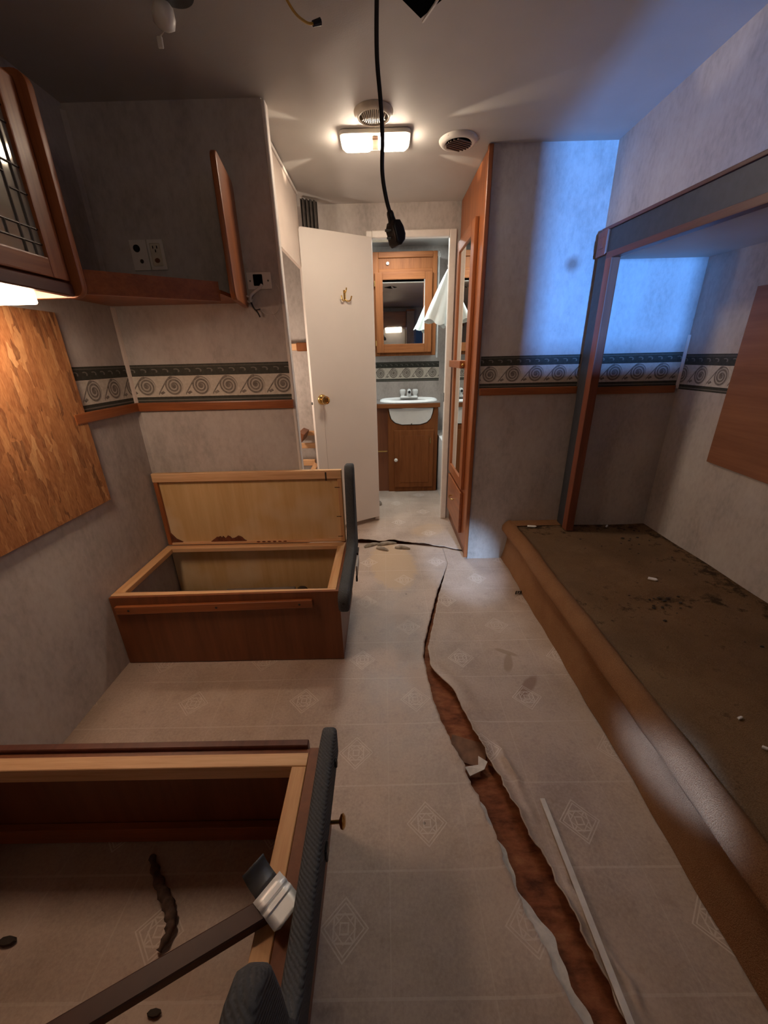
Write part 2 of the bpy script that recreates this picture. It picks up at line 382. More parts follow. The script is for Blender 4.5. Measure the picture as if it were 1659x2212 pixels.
def fabric():
    m = N('grey_blue_upholstery', 0.9, 0, 0.15); p = m.pos()
    wv = m.n('ShaderNodeTexWave', wave_type='BANDS', bands_direction='DIAGONAL'); m.l(p, wv.inputs['Vector']); wv.inputs['Scale'].default_value = 75; wv.inputs['Distortion'].default_value = 2.5; wv.inputs['Detail'].default_value = 2
    a = m.noise(p, 300, 2)
    m.col(m.mix(wv.outputs['Fac'], m.ramp(a, [(0.3, (0.060, 0.062, 0.066)), (0.7, (0.115, 0.118, 0.122))]), (0.085, 0.088, 0.092))); m.bump(wv.outputs['Fac'], 0.5, 0.002); return m.m
M['fabric'] = fabric()

def border_mat():
    """scroll border; UV: u = metres along the wall, v = 0..1 bottom to top"""
    m = N('wallpaper_border_print', 0.6, 0, 0.3)
    uv = m.sep(m.n('ShaderNodeTexCoord').outputs['UV']); P_ = 0.117; H_ = 0.150
    u = uv[0]; v = uv[1]
    x = m.f('MULTIPLY', m.f('SUBTRACT', m.f('FRACT', m.f('DIVIDE', u, P_)), 0.5), P_)
    y = m.f('MULTIPLY', m.f('SUBTRACT', v, 0.425), H_)
    yt = m.f('SUBTRACT', y, 0.0)
    def sub(a, b): return m.f('SUBTRACT', a, b)
    cx = 0.014
    xx = sub(x, cx)
    r = m.f('SQRT', m.f('ADD', m.f('MULTIPLY', xx, xx), m.f('MULTIPLY', y, y)))
    ang = m.f('ARCTAN2', y, xx)
    ph = m.f('ADD', m.f('MULTIPLY', r, 2*PI/0.0125), ang)
    spir = m.f('MULTIPLY', m.ramp(m.f('MULTIPLY_ADD', m.f('SINE', ph), 0.5, 0.5), [(0.25, (0,0,0)), (0.62, (1,1,1))]), m.f('LESS_THAN', r, 0.0385))
    core = m.f('LESS_THAN', r, 0.009)
    # sweeping tails that rise from one scroll over the next
    tails = None
    for off in (0.0, 0.0075, 0.014):
        # y = curve(x): low on the left, over the crown of the scroll
        tt = m.f('DIVIDE', m.f('ADD', x, 0.0585), 0.075)
        yc = m.f('ADD', -0.034+off*0.2, m.f('MULTIPLY', m.f('SMOOTH_MIN', m.f('MULTIPLY', tt, 0.095), 0.0715-off, 0.018), 1.0))
        ln = m.f('MULTIPLY', m.f('LESS_THAN', m.f('ABSOLUTE', sub(y, yc)), 0.0027), m.f('LESS_THAN', x, 0.012))
        ln = m.f('MULTIPLY', ln, m.f('GREATER_THAN', r, 0.031))
        tails = ln if tails is None else m.f('MAXIMUM', tails, ln)
    lx = sub(x, -0.040); ly = m.f('ADD', y, 0.026)
    leaf = m.f('LESS_THAN', m.f('ADD', m.f('ABSOLUTE', m.f('ADD', lx, m.f('MULTIPLY', ly, -0.6))), m.f('MULTIPLY', m.f('ABSOLUTE', ly), 1.5)), 0.0115)
    nz = m.noise(m.obj(), 60, 4, 0.7)
    ink = m.f('MULTIPLY', m.f('MAXIMUM', m.f('MAXIMUM', spir, core), m.f('MAXIMUM', tails, leaf)), m.ramp(nz, [(0.25, (0.45,)*3), (0.6, (0.95,)*3)]))
    cream = m.ramp(nz, [(0.3, (0.50, 0.445, 0.36)), (0.7, (0.66, 0.61, 0.53))])
    cream = m.mix(m.f('MULTIPLY', m.f('LESS_THAN', r, 0.037), 0.42), cream, (0.30, 0.255, 0.215))
    mid = m.mix(ink, cream, (0.13, 0.105, 0.088))
    # dark bands with small leaf sprigs and bead lines
    x2 = m.f('SUBTRACT', m.f('FRACT', m.f('DIVIDE', u, P_/2.5)), 0.5); y2 = m.f('MULTIPLY', sub(v, 0.83), 5.5)
    spr = m.f('LESS_THAN', m.f('ABSOLUTE', sub(m.f('SQRT', m.f('ADD', m.f('MULTIPLY', x2, x2), m.f('MULTIPLY', y2, y2))), 0.26)), 0.07)
    spr = m.f('MULTIPLY', spr, m.f('GREATER_THAN', m.f('ADD', x2, y2), 0.02))
    bead = m.f('MULTIPLY', m.f('LESS_THAN', m.f('ABSOLUTE', sub(v, 0.945)), 0.012), m.f('GREATER_THAN', m.f('FRACT', m.f('MULTIPLY', u, 160)), 0.45))
    bl = m.f('LESS_THAN', m.f('ABSOLUTE', sub(v, 0.055)), 0.016)
    dk = m.mix(m.f('MULTIPLY', m.f('MAXIMUM', spr, m.f('MAXIMUM', bead, bl)), 0.6), m.ramp(nz, [(0.3, (0.034, 0.034, 0.026)), (0.7, (0.062, 0.060, 0.047))]), (0.25, 0.235, 0.20))
    band = m.f('MAXIMUM', m.f('GREATER_THAN', v, 0.70), m.f('LESS_THAN', v, 0.145))
    m.col(m.mix(band, mid, dk)); return m.m
M['border'] = border_mat()

# ------------------------------------------------------------------ key planes (metres)
XL, XT, XW, XP, XR, XA = -1.078, -0.385, 0.4725, 0.693, 1.014, 1.462
YL, YA, YR, YF, YB = 1.742, 2.018, 2.091, 2.738, 3.70
YN, H, ZP, ZC = -0.95, 1.98, 0.241, 1.535
ZB, ZR = 1.145, 0.957

# ------------------------------------------------------------------ floor
bm = BM(); box(bm, -1.10, 1.5, YN-1.2, YB+0.05, -0.06, -0.020)
floor = struct('floor', bm, M['subfloor'])
TL = [(0.312,0.336),(0.371,0.317),(0.446,0.298),(0.509,0.278),(0.582,0.266),(0.655,0.249),(0.74,0.23),(0.808,0.214),(0.893,0.185),(1.03,0.157),(1.137,0.147),(1.26,0.141),(1.343,0.153),(1.517,0.199),(1.729,0.258),(2.034,0.361)]
TR = [(0.312,0.420),(0.377,0.408),(0.445,0.390),(0.552,0.372),(0.632,0.342),(0.751,0.315),(0.884,0.278),(0.989,0.252),(1.09,0.228),(1.164,0.177),(1.208,0.160),(1.314,0.161),(1.5,0.209),(1.708,0.2605),(2.034,0.361)]
def interp(tab, y):
    if y <= tab[0][0]:
        return tab[0][1]+(y-tab[0][0])*(-0.35)
    for (a, b), (c, d) in zip(tab, tab[1:]):
        if y <= c: return b+(d-b)*(y-a)/(c-a)
    return tab[-1][1]
def jag(y, s): return 0.0028*math.sin(y*63+s)+0.0022*math.sin(y*141+2*s)+0.0012*math.sin(y*310+s)
RT = [(-1.08,2.46),(-0.5,2.40),(-0.221,2.349),(-0.111,2.337),(0.044,2.322),(0.196,2.295),(0.372,2.246),(0.461,2.203),(0.475,2.19)]
def rtear(x):
    for (a, b), (c, d) in zip(RT, RT[1:]):
        if x <= c: return b+(d-b)*(x-a)/(c-a)
    return RT[-1][1]
def sheet(side):
    bm = BM(); rows = []
    ys = [YN+0.0+0.05*i for i in range(25)]; y = 0.26
    ys = []
    y = YN
    while y < 2.034:
        ys.append(y); y += 0.06 if y < 0.15 else 0.0095
    ys.append(2.034)
    for q in range(1, 15): ys.append(2.034+0.02*q)
    for y in ys:
        fade = max(0, min(1, (2.034-y)/0.25)) if y < 2.034 else 0
        fade2 = max(0, min(1, (1.05-y)/0.25))
        row = []
        if side == 'L':
            xe = interp(TL, y)+(jag(y, 1.0)*fade*(0.35+0.65*fade2))
            ts = [0, .15, .3, .45, .6, .7, .78, .84, .88, .91, .935, .955, .97, .98, .988, .994, 1.0]
            x0 = -1.085
            for t in ts:
                x = x0+(xe-x0)*t; d = xe-x
                z = fade*(0.004*math.exp(-d/0.03))+fade2*0.010*math.exp(-d/0.035)*(0.7+0.5*math.sin(y*23))
                z += 0.0016*math.sin(x*9+y*4)*math.sin(y*7)
                row.append((x, y, z))
        else:
            xe = interp(TR, y)+(jag(y, 4.0)*fade*(0.35+0.65*fade2))+0.004*fade*(1-fade2)
            ts = [0, .006, .012, .02, .03, .04, .05, .06, .07, .08, .09, .1, .115, .13, .16, .22, .3, .42, .6, .8, 1.0]
            x1 = 1.0
            for t in ts:
                x = xe+(x1-xe)*t; d = x-xe
                wv = 0.6+0.4*math.sin(y*17+0.8)+0.25*math.sin(y*41)
                z = fade*0.006*math.exp(-d/0.03)+fade2*(0.020*math.exp(-d/0.014)*(0.8+0.35*math.sin(y*29+1))+0.017*math.exp(-((d-0.040-0.012*math.sin(y*9))/0.011)**2)*max(0, wv-0.25))
                g = max(0, 1-abs(y-1.10)/0.14); z += g*0.012*math.exp(-((d-0.03)/0.03)**2)
                z += 0.0012*math.sin(x*11+y*5)
                row.append((x, y, z))
        if y > 2.034:
            k = (y-2.034)/0.28
            row = [(a, 2.034+(rtear(a)-0.009+0.003*math.sin(a*70)-2.034)*k, c) for a, b, c in row]
        rows.append([bm.verts.new(p) for p in row])
    for a, b in zip(rows, rows[1:]):
        for i in range(len(a)-1): bm.faces.new((a[i], a[i+1], b[i+1], b[i]))
    bmesh.ops.recalc_face_normals(bm, faces=bm.faces)
    if bm.faces[0].normal.z < 0: bmesh.ops.reverse_faces(bm, faces=bm.faces)
    o = obj('vinyl_sheet', bm, M['vinyl'], floor, smooth=60)
    sd = o.modifiers.new('thickness', 'SOLIDIFY'); sd.thickness = 0.003; sd.offset = -1
    return o
sheet('L')['label'] = 'torn vinyl sheet left of the long tear'
sheet('R')['label'] = 'curled vinyl sheet right of the long tear'
bm = BM(); rows = []
xs = [-1.08+0.03*i for i in range(12)]+[-0.71+0.012*i for i in range(99)]+[0.49, 0.56]
for x in xs:
    ye = rtear(x)+0.013*max(0.2, min(1, (0.48-x)/0.35))+0.0035*math.sin(x*55)+0.002*math.sin(x*140)
    row = []
    for t in (0, .008, .02, .04, .07, .12, .25, .5, 1):
        d = (YB-ye)*t
        lift = 0.019*math.exp(-d/0.03)*max(0.15, min(1, (0.46-x)/0.4))*(0.75+0.3*math.sin(x*31))
        row.append(bm.verts.new((x, ye+d, 0.001+lift)))
    rows.append(row)
for a, b in zip(rows, rows[1:]):
    for i in range(len(a)-1): bm.faces.new((a[i], b[i], b[i+1], a[i+1]))
bmesh.ops.recalc_face_normals(bm, faces=bm.faces)
if bm.faces[0].normal.z < 0: bmesh.ops.reverse_faces(bm, faces=bm.faces)
o = obj('vinyl_sheet', bm, M['vinyl'], floor, smooth=60, label='rear vinyl sheet with a lifted front edge by the doorway')
sd = o.modifiers.new('thickness', 'SOLIDIFY'); sd.thickness = 0.003; sd.offset = -1

# ------------------------------------------------------------------ ceiling and walls
bm = BM(); box(bm, -1.13, 1.06, YN-0.1, YB+0.05, H, H+0.04); struct('ceiling', bm, M['ceiling'])
bm = BM(); box(bm, XL-0.03, XL, YN-0.05, YB, -0.012, H); wl = struct('wall_left', bm, M['wallpaper'])
bm = BM(); box(bm, XL, XT-0.012, YL, YL+0.035, -0.012, H); wrl = struct('wall_rear_left', bm, M['wallpaper'])
bm = BM(); box(bm, XW+0.016, XA+0.03, YR, YR+0.03, -0.012, H); wrr = struct('wall_rear_right', bm, M['wallpaper'])
bm = BM(); box(bm, XR, XR+0.03, -0.585, YR, 1.60, H); box(bm, XR, XR+0.03, YN, -0.585, 1.655, H); wr = struct('wall_right', bm, M['wallpaper'])
bm = BM(); box(bm, XR, XR+0.03, YN-0.05, -0.59, -0.012, 1.655); struct('wall_right_front', bm, M['wallpaper'])
# slide-out alcove
bm = BM(); box(bm, XR-0.02, XA+0.03, YA, YA+0.03, ZP-0.02, ZC+0.02); wae = struct('wall_alcove_rear', bm, M['wallpaper'])
bm = BM(); box(bm, XA, XA+0.03, -0.55, YA, ZP-0.02, ZC+0.02); wao = struct('wall_alcove_right', bm, M['wallpaper'])
bm = BM(); box(bm, XR-0.02, XA+0.03, -0.58, -0.55, ZP-0.02, ZC+0.02); struct('wall_alcove_front', bm, M['wallpaper'])
bm = BM(); box(bm, XR-0.025, XA+0.03, -0.58, YA+0.03, ZC, ZC+0.03)
for v in bm.verts: v.co.z += (v.co.y-2.0)*0.03
struct('ceiling_alcove', bm, M['ceiling'])
# front wall behind the camera, with the opening that lets the daylight in
bm = BM(); box(bm, XL-0.03, 0.622, YN-0.03, YN, -0.012, H)
box(bm, 0.622, 1.06, YN-0.03, YN, -0.012, 1.20); box(bm, 0.622, 1.06, YN-0.03, YN, 1.62, H); box(bm, 0.80, 1.06, YN-0.03, YN, 1.42, 1.62)
struct('wall_front', bm, M['wallpaper'])
# far wall with the washroom doorway
bm = BM(); box(bm, XL, -0.052, YF, YF+0.03, -0.012, H); box(bm, 0.413, 0.50, YF, YF+0.03, -0.012, H); box(bm, -0.052, 0.413, YF, YF+0.03, 1.81, H)
struct('wall_far', bm, M['wallpaper'])
bm = BM(); box(bm, 0.411, 0.452, YF-0.014, YF+0.03, 0.0, 1.845, 0.004); box(bm, -0.085, -0.05, YF-0.012, YF+0.03, 0.0, 1.845, 0.004); box(bm, -0.05, 0.411, YF-0.014, YF+0.03, 1.808, 1.845, 0.004)
t1 = struct('trim_1', bm, M['white_trim'])
bm = BM(); box(bm, 0.4075, 0.4105, YF-0.002, YF+0.014, 0.86, 0.92, 0.001); obj('strike_plate', bm, M['dark_steel'], t1)
# hall side: header above the bunk nook
bm = BM(); box(bm, -0.455, -0.44, YL+0.035, 2.52, 1.62, H-0.004); hd = struct('wall_bunk_header', bm, M['cream_wall'])
bm = BM(); box(bm, -0.441, -0.432, YL+0.04, 2.52, H-0.022, H-0.008, 0.002); obj('curtain_track', bm, M['white_trim'], hd)
# washroom
bm = BM(); box(bm, -0.6, 0.66, YB, YB+0.03, -0.012, H); wb = struct('wall_washroom_rear', bm, M['wallpaper'])
bm = BM(); box(bm, 0.56, 0.59, YF+0.03, YB, -0.012, H); struct('wall_washroom_right', bm, M['white_wall'])
bm = BM(); box(bm, -0.63, -0.60, YF+0.03, YB, -0.012, H); struct('wall_washroom_left', bm, M['white_wall'])
# white trim strips at corners and at the open end of the partition
bm = BM(); box(bm, XT-0.013, XT+0.001, YL-0.003, YL+0.038, -0.010, H-0.004, 0.003); struct('trim_2', bm, M['white_trim'])
bm = BM(); prism(bm, [(XL, YL), (XL+0.012, YL), (XL, YL-0.012)], 'z', 0.03, H-0.02); struct('trim_3', bm, M['wallpaper'])
bm = BM(); prism(bm, [(XL, YL-0.0125), (XL+0.0125, YL-0.0005), (XL+0.0065, YL-0.0075)], 'z', ZR+0.03, 1.36); struct('trim_4', bm, M['cream_wall'])
bm = BM(); prism(bm, [(XA-0.009, YA-0.0005), (XA-0.0005, YA-0.009), (XA-0.0055, YA-0.0055)], 'z', ZR+0.02, 1.22); struct('trim_5', bm, M['white_trim'])

# border paper (flat print) on each wall, UV in metres
def border(parent, p0, p1, nrm, u0=0.0, z0=ZR+0.036, z1=ZB, n=1):
    p0 = Vector(p0); p1 = Vector(p1); nv = Vector(nrm)*0.0008; L = (p1-p0).length
    bm = BM(); uvl = bm.loops.layers.uv.new('UVMap')
    A = bm.verts.new((p0.x+nv.x, p0.y+nv.y, z0)); B = bm.verts.new((p1.x+nv.x, p1.y+nv.y, z0)); Cc = bm.verts.new((p1.x+nv.x, p1.y+nv.y, z1)); D = bm.verts.new((p0.x+nv.x, p0.y+nv.y, z1))
    f = bm.faces.new((A, B, Cc, D))
    for lp, uv in zip(f.loops, ((u0, 0), (u0+L, 0), (u0+L, 1), (u0, 1))): lp[uvl].uv = uv
    return obj('wallpaper_border', bm, M['border'], parent)
border(wrl, (XL+0.012, YL, 0), (XT-0.012, YL, 0), (0, -1, 0), 0.02)
border(wl, (XL, 0.2, 0), (XL, YL-0.012, 0), (1, 0, 0), 0.05)
border(wrr, (XW+0.02, YR, 0), (XR-0.02, YR, 0), (0, -1, 0), 0.022)
border(wae, (XR-0.02, YA, 0), (XA-0.012, YA, 0), (0, -1, 0), 0.05)
border(wao, (XA, YA-0.012, 0), (XA, 1.2, 0), (-1, 0, 0), 0.07, z0=0.975, z1=1.135)
border(wb, (-0.3, YB, 0), (0.50, YB, 0), (0, -1, 0), 0.03, z0=0.945, z1=1.11)
# wooden chair rails
def rail(name, x0, x1, y0, y1, mat):
    bm = BM(); box(bm, x0, x1, y0, y1, ZR, ZR+0.036, 0.005, 2); return struct(name, bm, mat)
rail('trim_6', XL+0.012, XT-0.006, YL-0.016, YL, M['oak_x'])
rail('trim_7', XL, XL+0.016, 1.36, YL-0.002, M['oak_y'])
rail('trim_8', XW+0.02, XR-0.02, YR-0.014, YR, M['oak_x'])
rail('trim_9', XR+0.0, XA-0.016, YA-0.014, YA, M['oak_x'])

# ------------------------------------------------------------------ carpeted slide-out platform
pf = thing('carpeted_platform', 'raised slide-out floor covered in dirty tan carpet, along the right side', 'platform', (1.08, 0.8, 0))
bm = BM(); rows = []
nx, ny = 30, 90
for j in range(ny+1):
    y = -0.55+(YA+0.004+0.55)*j/ny; row = []
    for i in range(nx+1):
        x = XP+0.052+(XA-XP-0.052)*i/nx
        row.append(bm.verts.new((x, y, ZP+0.003*math.sin(x*13+y*5)*math.sin(y*9)-0.004*math.exp(-((x-XP-0.06)/0.012)**2))))
    rows.append(row)
for a, b in zip(rows, rows[1:]):
    for i in range(nx): bm.faces.new((a[i], a[i+1], b[i+1], b[i]))
o = obj('carpet', bm, M['carpet'], pf, smooth=60)
bm = BM(); box(bm, XP+0.05, XA, -0.55, YA, 0.02, ZP-0.012); obj('platform_base', bm, M['pine_y'], pf)
bm = BM(); rows = []
prof = [(XP+0.055, ZP-0.006), (XP+0.048, ZP+0.005), (XP+0.034, ZP+0.011), (XP+0.016, ZP+0.008), (XP+0.003, ZP-0.004), (XP-0.010, ZP-0.022), (XP-0.012, ZP-0.040), (XP-0.006, ZP-0.054), (XP+0.012, ZP-0.060), (XP+0.024, ZP-0.064), (XP+0.022, 0.12), (XP+0.014, 0.06), (XP, 0.004)]
for j in range(121):
    y = -0.55+(YR-0.002+0.55)*j/120
    rows.append([bm.verts.new((px+0.0025*math.sin(y*11+k)+0.0015*math.sin(y*37+k*2), y, pz+0.002*math.sin(y*8))) for k, (px, pz) in enumerate(prof)])
for a, b in zip(rows, rows[1:]):
    for i in range(len(prof)-1): bm.faces.new((a[i], b[i], b[i+1], a[i+1]))
bmesh.ops.recalc_face_normals(bm, faces=bm.faces)
obj('carpet_riser', bm, M['carpet_edge'], pf, smooth=70, label='lighter carpet rolled over the step edge and riser')
bm = BM(); rows = []
for i in range(13):
    x = XP+0.02+(XR+0.05-XP-0.02)*i/12
    rows.append([bm.verts.new((x, YA-0.004+0.078*t, ZP+0.004+0.008*math.sin(t*PI))) for t in (0, .25, .5, .75, 1)])
for a, b in zip(rows, rows[1:]):
    for i in range(4): bm.faces.new((a[i], b[i], b[i+1], a[i+1]))
bmesh.ops.recalc_face_normals(bm, faces=bm.faces)
obj('carpet_edge', bm, M['carpet_edge'], pf, smooth=60)

# ------------------------------------------------------------------ slide-out fascia
fa = thing('slide_out_fascia', 'dark fascia beam and post framing the slide-out opening above the carpeted platform', 'fascia', (0.985, 2.0, ZP))
XF = 0.985
def slope(bm):
    for v in bm.verts: v.co.z += (v.co.y-1.97)*0.045
    return bm
bm = BM(); box(bm, XF, XF+0.014, -0.58, 1.985, 1.553, 1.640, 0.002); obj('beam_face', slope(bm), M['dark_trim'], fa)
bm = BM(); box(bm, XF-0.006, XF+0.028, -0.58, 2.045, 1.640, 1.652, 0.003, 2); obj('upper_trim', slope(bm), M['red_trim'], fa)
bm = BM(); box(bm, XF-0.008, XF+0.030, -0.58, 1.97, 1.528, 1.553, 0.004, 2); obj('lower_trim', slope(bm), M['red_trim'], fa)
bm = BM(); box(bm, XF-0.010, XF+0.02, 1.985, 2.062, 1.548, 1.645, 0.006, 2); box(bm, XF-0.013, XF-0.008, 2.0, 2.047, 1.575, 1.62, 0.003)
obj('corner_block', bm, M['red_trim_z'], fa)
bm = BM(); box(bm, XF, XF+0.014, 1.975, 2.058, ZP+0.01, 1.548, 0.002); obj('post_face', bm, M['dark_trim'], fa)
bm = BM(); box(bm, XF-0.008, XF+0.034, 1.925, 1.972, ZP+0.008, 1.53, 0.006, 3); obj('post_trim', bm, M['red_trim_z'], fa)
bm = BM(); lathe(bm, [(0.0, 0), (0.015, 0.002), (0.017, 0.010), (0.015, 0.024), (0.0, 0.028)], (XF+0.02, 1.985, ZP+0.002), n=16)
tag(obj('rubber_bumper', bm, M['black'], None, 60), 'small black rubber bumper at the foot of the fascia post', 'bumper')

# plywood over the slide-out window
bm = BM(); box(bm, XA-0.014, XA-0.001, 0.25, 1.703, 0.685, 1.375, 0.001)
for v in bm.verts:
    v.co.z += (v.co.y-1.703)*0.035
    if v.co.y > 1.5: v.co.y += 0.0
tag(obj('plywood_panel', bm, M['window_panel']), 'reddish brown plywood sheet covering the window on the alcove wall', 'panel')

# OSB over the left window
bm = BM(); box(bm, XL+0.001, XL+0.013, -0.15, 1.415, 0.665, 1.312, 0.0008)
tag(obj('strand_board_panel', bm, M['osb']), 'large orange strand board sheet covering the left window below the glass cabinet', 'panel')

# ------------------------------------------------------------------ wardrobe
wd = thing('wardrobe', 'tall reddish wood wardrobe front with mirror door beside the washroom doorway', 'wardrobe', (XW+0.01, 2.4, 0))
bm = BM(); box(bm, XW, XW+0.016, YR+0.004, YF-0.016, 0.05, H-0.004, 0.001); obj('face_panel', bm, M['oak'], wd)
bm = BM(); box(bm, XW+0.004, XW+0.03, YR+0.02, YF-0.016, 0.0, 0.05, 0.001); obj('toe_kick', bm, M['panel_brown'], wd)
bm = BM(); box(bm, XW-0.008, XW+0.014, YR-0.010, YR+0.012, 0.012, H-0.003, 0.006, 3); obj('corner_trim', bm, M['oak'], wd)
DX0, DX1 = XW-0.020, XW-0.001; Y0, Y1, Z0, Z1 = 2.225, 2.688, 0.395, 1.765
dr = bpy.data.objects
bm = BM(); box(bm, DX0, DX1, Y0, Y0+0.075, Z0, Z1, 0.004, 2); df = obj('door', bm, M['oak'], wd, label='door with a tall framed mirror')
for nm, b in (('door_stile', (Y1-0.05, Y1, Z0, Z1)), ('door_rail', (Y0+0.075, Y1-0.05, Z1-0.06, Z1)), ('door_rail', (Y0+0.075, Y1-0.05, Z0, Z0+0.06))):
    bm = BM(); box(bm, DX0, DX1, b[0], b[1], b[2], b[3], 0.004, 2); obj(nm, bm, M['oak'] if nm == 'door_stile' else M['oak_y'], df)
bm = BM(); box(bm, DX0+0.008, DX0+0.011, Y0+0.07, Y1-0.045, Z0+0.055, Z1-0.055); obj('mirror', bm, M['mirror'], df)
bm = BM(); box(bm, DX0-0.028, DX0+0.004, 2.30, 2.67, 1.085, 1.125, 0.006, 2); obj('towel_bar', bm, M['oak_y'], df)
bm = BM(); lathe(bm, [(0.0, 0), (0.009, 0.001), (0.010, 0.006), (0.006, 0.012), (0.0, 0.013)], (DX0-0.010, 2.302, 1.103), (0, -1, 0), 14); obj('screw_cap', bm, M['brass'], df, 60)
bm = BM(); box(bm, DX0, DX1, 2.235, 2.69, 0.105, 0.372, 0.005, 2); dw = obj('drawer', bm, M['oak_y'], wd, label='lower drawer front with brass handle')
bm = BM(); tube(bm, spline([(DX0, 2.43, 0.262), (DX0-0.018, 2.435, 0.262), (DX0-0.024, 2.47, 0.260), (DX0-0.018, 2.505, 0.262), (DX0, 2.51, 0.262)], 5), 0.0042, 8); obj('handle', bm, M['brass'], dw, 60)

# ------------------------------------------------------------------ washroom door, open into the hall
hinge = Vector((-0.060, 2.725, 0)); free = Vector((-0.444, 2.487, 0)); dv = (free-hinge).normalized(); W = (free-hinge).length
dn = Vector((dv.y, -dv.x, 0))
if dn.y > 0: dn = -dn
door = struct('door_1', prism(BM(), [(0.0, 0.035), (W-0.035, 0.035), (W-0.012, 0.043), (W, 0.07), (W, 1.795), (W-0.004, 1.807), (W-0.014, 1.811), (0, 1.811)], 'y', -0.014, 0.014, 0.002, 1), M['door_white'])
DM = Matrix(((dv.x, -dn.x, 0, hinge.x), (dv.y, -dn.y, 0, hinge.y), (0, 0, 1, 0), (0, 0, 0, 1)))
def on_door(o, mesh_world=False): pass
# put the door slab in place by moving its vertices (origin stays at the base)
def place_door(o):
    L = o.location.copy()
    for v in o.data.vertices:
        v.co = DM @ (v.co+L)
    xs = [v.co.x for v in o.data.vertices]; ys = [v.co.y for v in o.data.vertices]
    off = Vector(((min(xs)+max(xs))/2, (min(ys)+max(ys))/2, 0.035))
    for v in o.data.vertices: v.co -= off
    o.location = off; o.data.update()
place_door(door)
def dp(s, d, z):
    """point on the door: s along from the hinge, d out of the front face"""
    return hinge+dv*s+dn*(0.014+d)+Vector((0, 0, z))
ks = W-0.062
bm = BM(); lathe(bm, [(0.0, 0), (0.031, 0.0), (0.031, 0.004), (0.026, 0.010), (0.012, 0.013), (0.011, 0.030), (0.020, 0.037), (0.026, 0.048), (0.024, 0.060), (0.015, 0.063), (0.013, 0.060), (0.0, 0.060)], dp(ks, 0, 0.915), dn, 24); obj('door_knob', bm, M['brass'], door, 50)
bm = BM(); c = dp(W*0.5-0.03, 0, 1.49)
tube(bm, [c+Vector((0, 0, 0.035)), c+Vector((0, 0, -0.02))], [0.010, 0.008], 8, 0.5)
for sg in (-1, 1):
    tube(bm, spline([c+Vector((0, 0, -0.012)), c+dv*sg*0.012+dn*0.010+Vector((0, 0, -0.022)), c+dv*sg*0.026+dn*0.020+Vector((0, 0, -0.018)), c+dv*sg*0.034+dn*0.024+Vector((0, 0, 0.004))], 5), 0.0040, 8)
tube(bm, spline([c+Vector((0, 0, 0.02)), c+dn*0.02+Vector((0, 0, 0.028)), c+dn*0.028+Vector((0, 0, 0.045))], 5), 0.004, 8)
obj('coat_hook', bm, M['brass'], door, 60)
bm = BM(); lathe(bm, [(0.0, 0), (0.009, 0.0005), (0.008, 0.006), (0.0, 0.008)], hinge+dv*(W-0.0005)+Vector((0, 0, 0.895)), dv, 12); obj('latch_bolt', bm, M['dark_steel'], door, 60)
bm = BM(); p0, p1 = dp(ks-0.002, 0.0006, 0.88), dp(ks-0.006, 0.0006, 0.05); tube(bm, [p0, p1], 0.0011, 4); obj('seam', bm, plain('door_seam', (0.42, 0.34, 0.29)), door)

# ------------------------------------------------------------------ washroom: vanity, sink, medicine cabinet
VY = 3.39
va = thing('vanity_cabinet', 'wooden washroom vanity with a panel door seen through the doorway', 'cabinet', (0.21, 3.54, 0))
sinkhole = [(0.03, 0.0), (0.462, 0.0), (0.462, 0.748), (0.426, 0.748), (0.420, 0.700), (0.405, 0.655), (0.37, 0.618), (0.31, 0.600), (0.15, 0.600), (0.09, 0.618), (0.055, 0.655), (0.040, 0.700), (0.034, 0.748), (0.03, 0.748)]
bm = BM(); prism(bm, sinkhole, 'y', VY, VY+0.018); box(bm, 0.03, 0.046, VY+0.018, YB-0.004, 0.0, 0.748); box(bm, 0.446, 0.462, VY+0.018, YB-0.004, 0.0, 0.748)
obj('carcass', bm, M['oak_mid'], va)
bm = BM(); box(bm, 0.085, 0.428, VY-0.018, VY-0.001, 0.045, 0.560, 0.004, 2); vd = obj('cabinet_door', bm, M['oak_mid'], va)
bm = BM(); box(bm, 0.125, 0.388, VY-0.021, VY-0.0185, 0.09, 0.515, 0.002); obj('door_panel', bm, M['oak_mid'], vd)
bm = BM(); lathe(bm, [(0.006, 0), (0.006, 0.010), (0.015, 0.016), (0.016, 0.022), (0.010, 0.028), (0.0, 0.029)], (0.096, VY-0.018, 0.304), (0, -1, 0), 16); obj('knob', bm, M['plastic'], vd, 50)
bm = BM(); box(bm, 0.395, 0.402, VY-0.022, VY-0.018, 0.44, 0.49, 0.001); obj('hinge', bm, M['brass'], vd)
# countertop with a bowed front
front = [(-0.10, VY-0.012), (-0.04, VY-0.016), (0.05, VY-0.030), (0.14, VY-0.038), (0.22, VY-0.040), (0.30, VY-0.037), (0.39, VY-0.028), (0.475, VY-0.014)]
bm = BM(); prism(bm, front+[(0.475, YB-0.001), (-0.10, YB-0.001)], 'z', 0.7725, 0.790); ct = obj('countertop', bm, M['counter'], va)
bm = BM(); pts = [(x, y-0.0035) for x, y in front]; prism(bm, pts+[(x, y+0.004) for x, y in pts[::-1]], 'z', 0.750, 0.785, 0.0015, 1); obj('counter_edge', bm, M['oak_mid_x'], ct)
bm = BM(); box(bm, -0.14, 0.03, VY+0.02, VY+0.035, 0.0, 0.77); obj('side_filler', bm, M['panel_brown'], va)
bm = BM(); tube(bm, [(-0.10, VY+0.006, 0.375), (0.02, VY+0.006, 0.375)], 0.006, 8); obj('towel_rod', bm, M['brass'], va)
bm = BM(); t = BM()
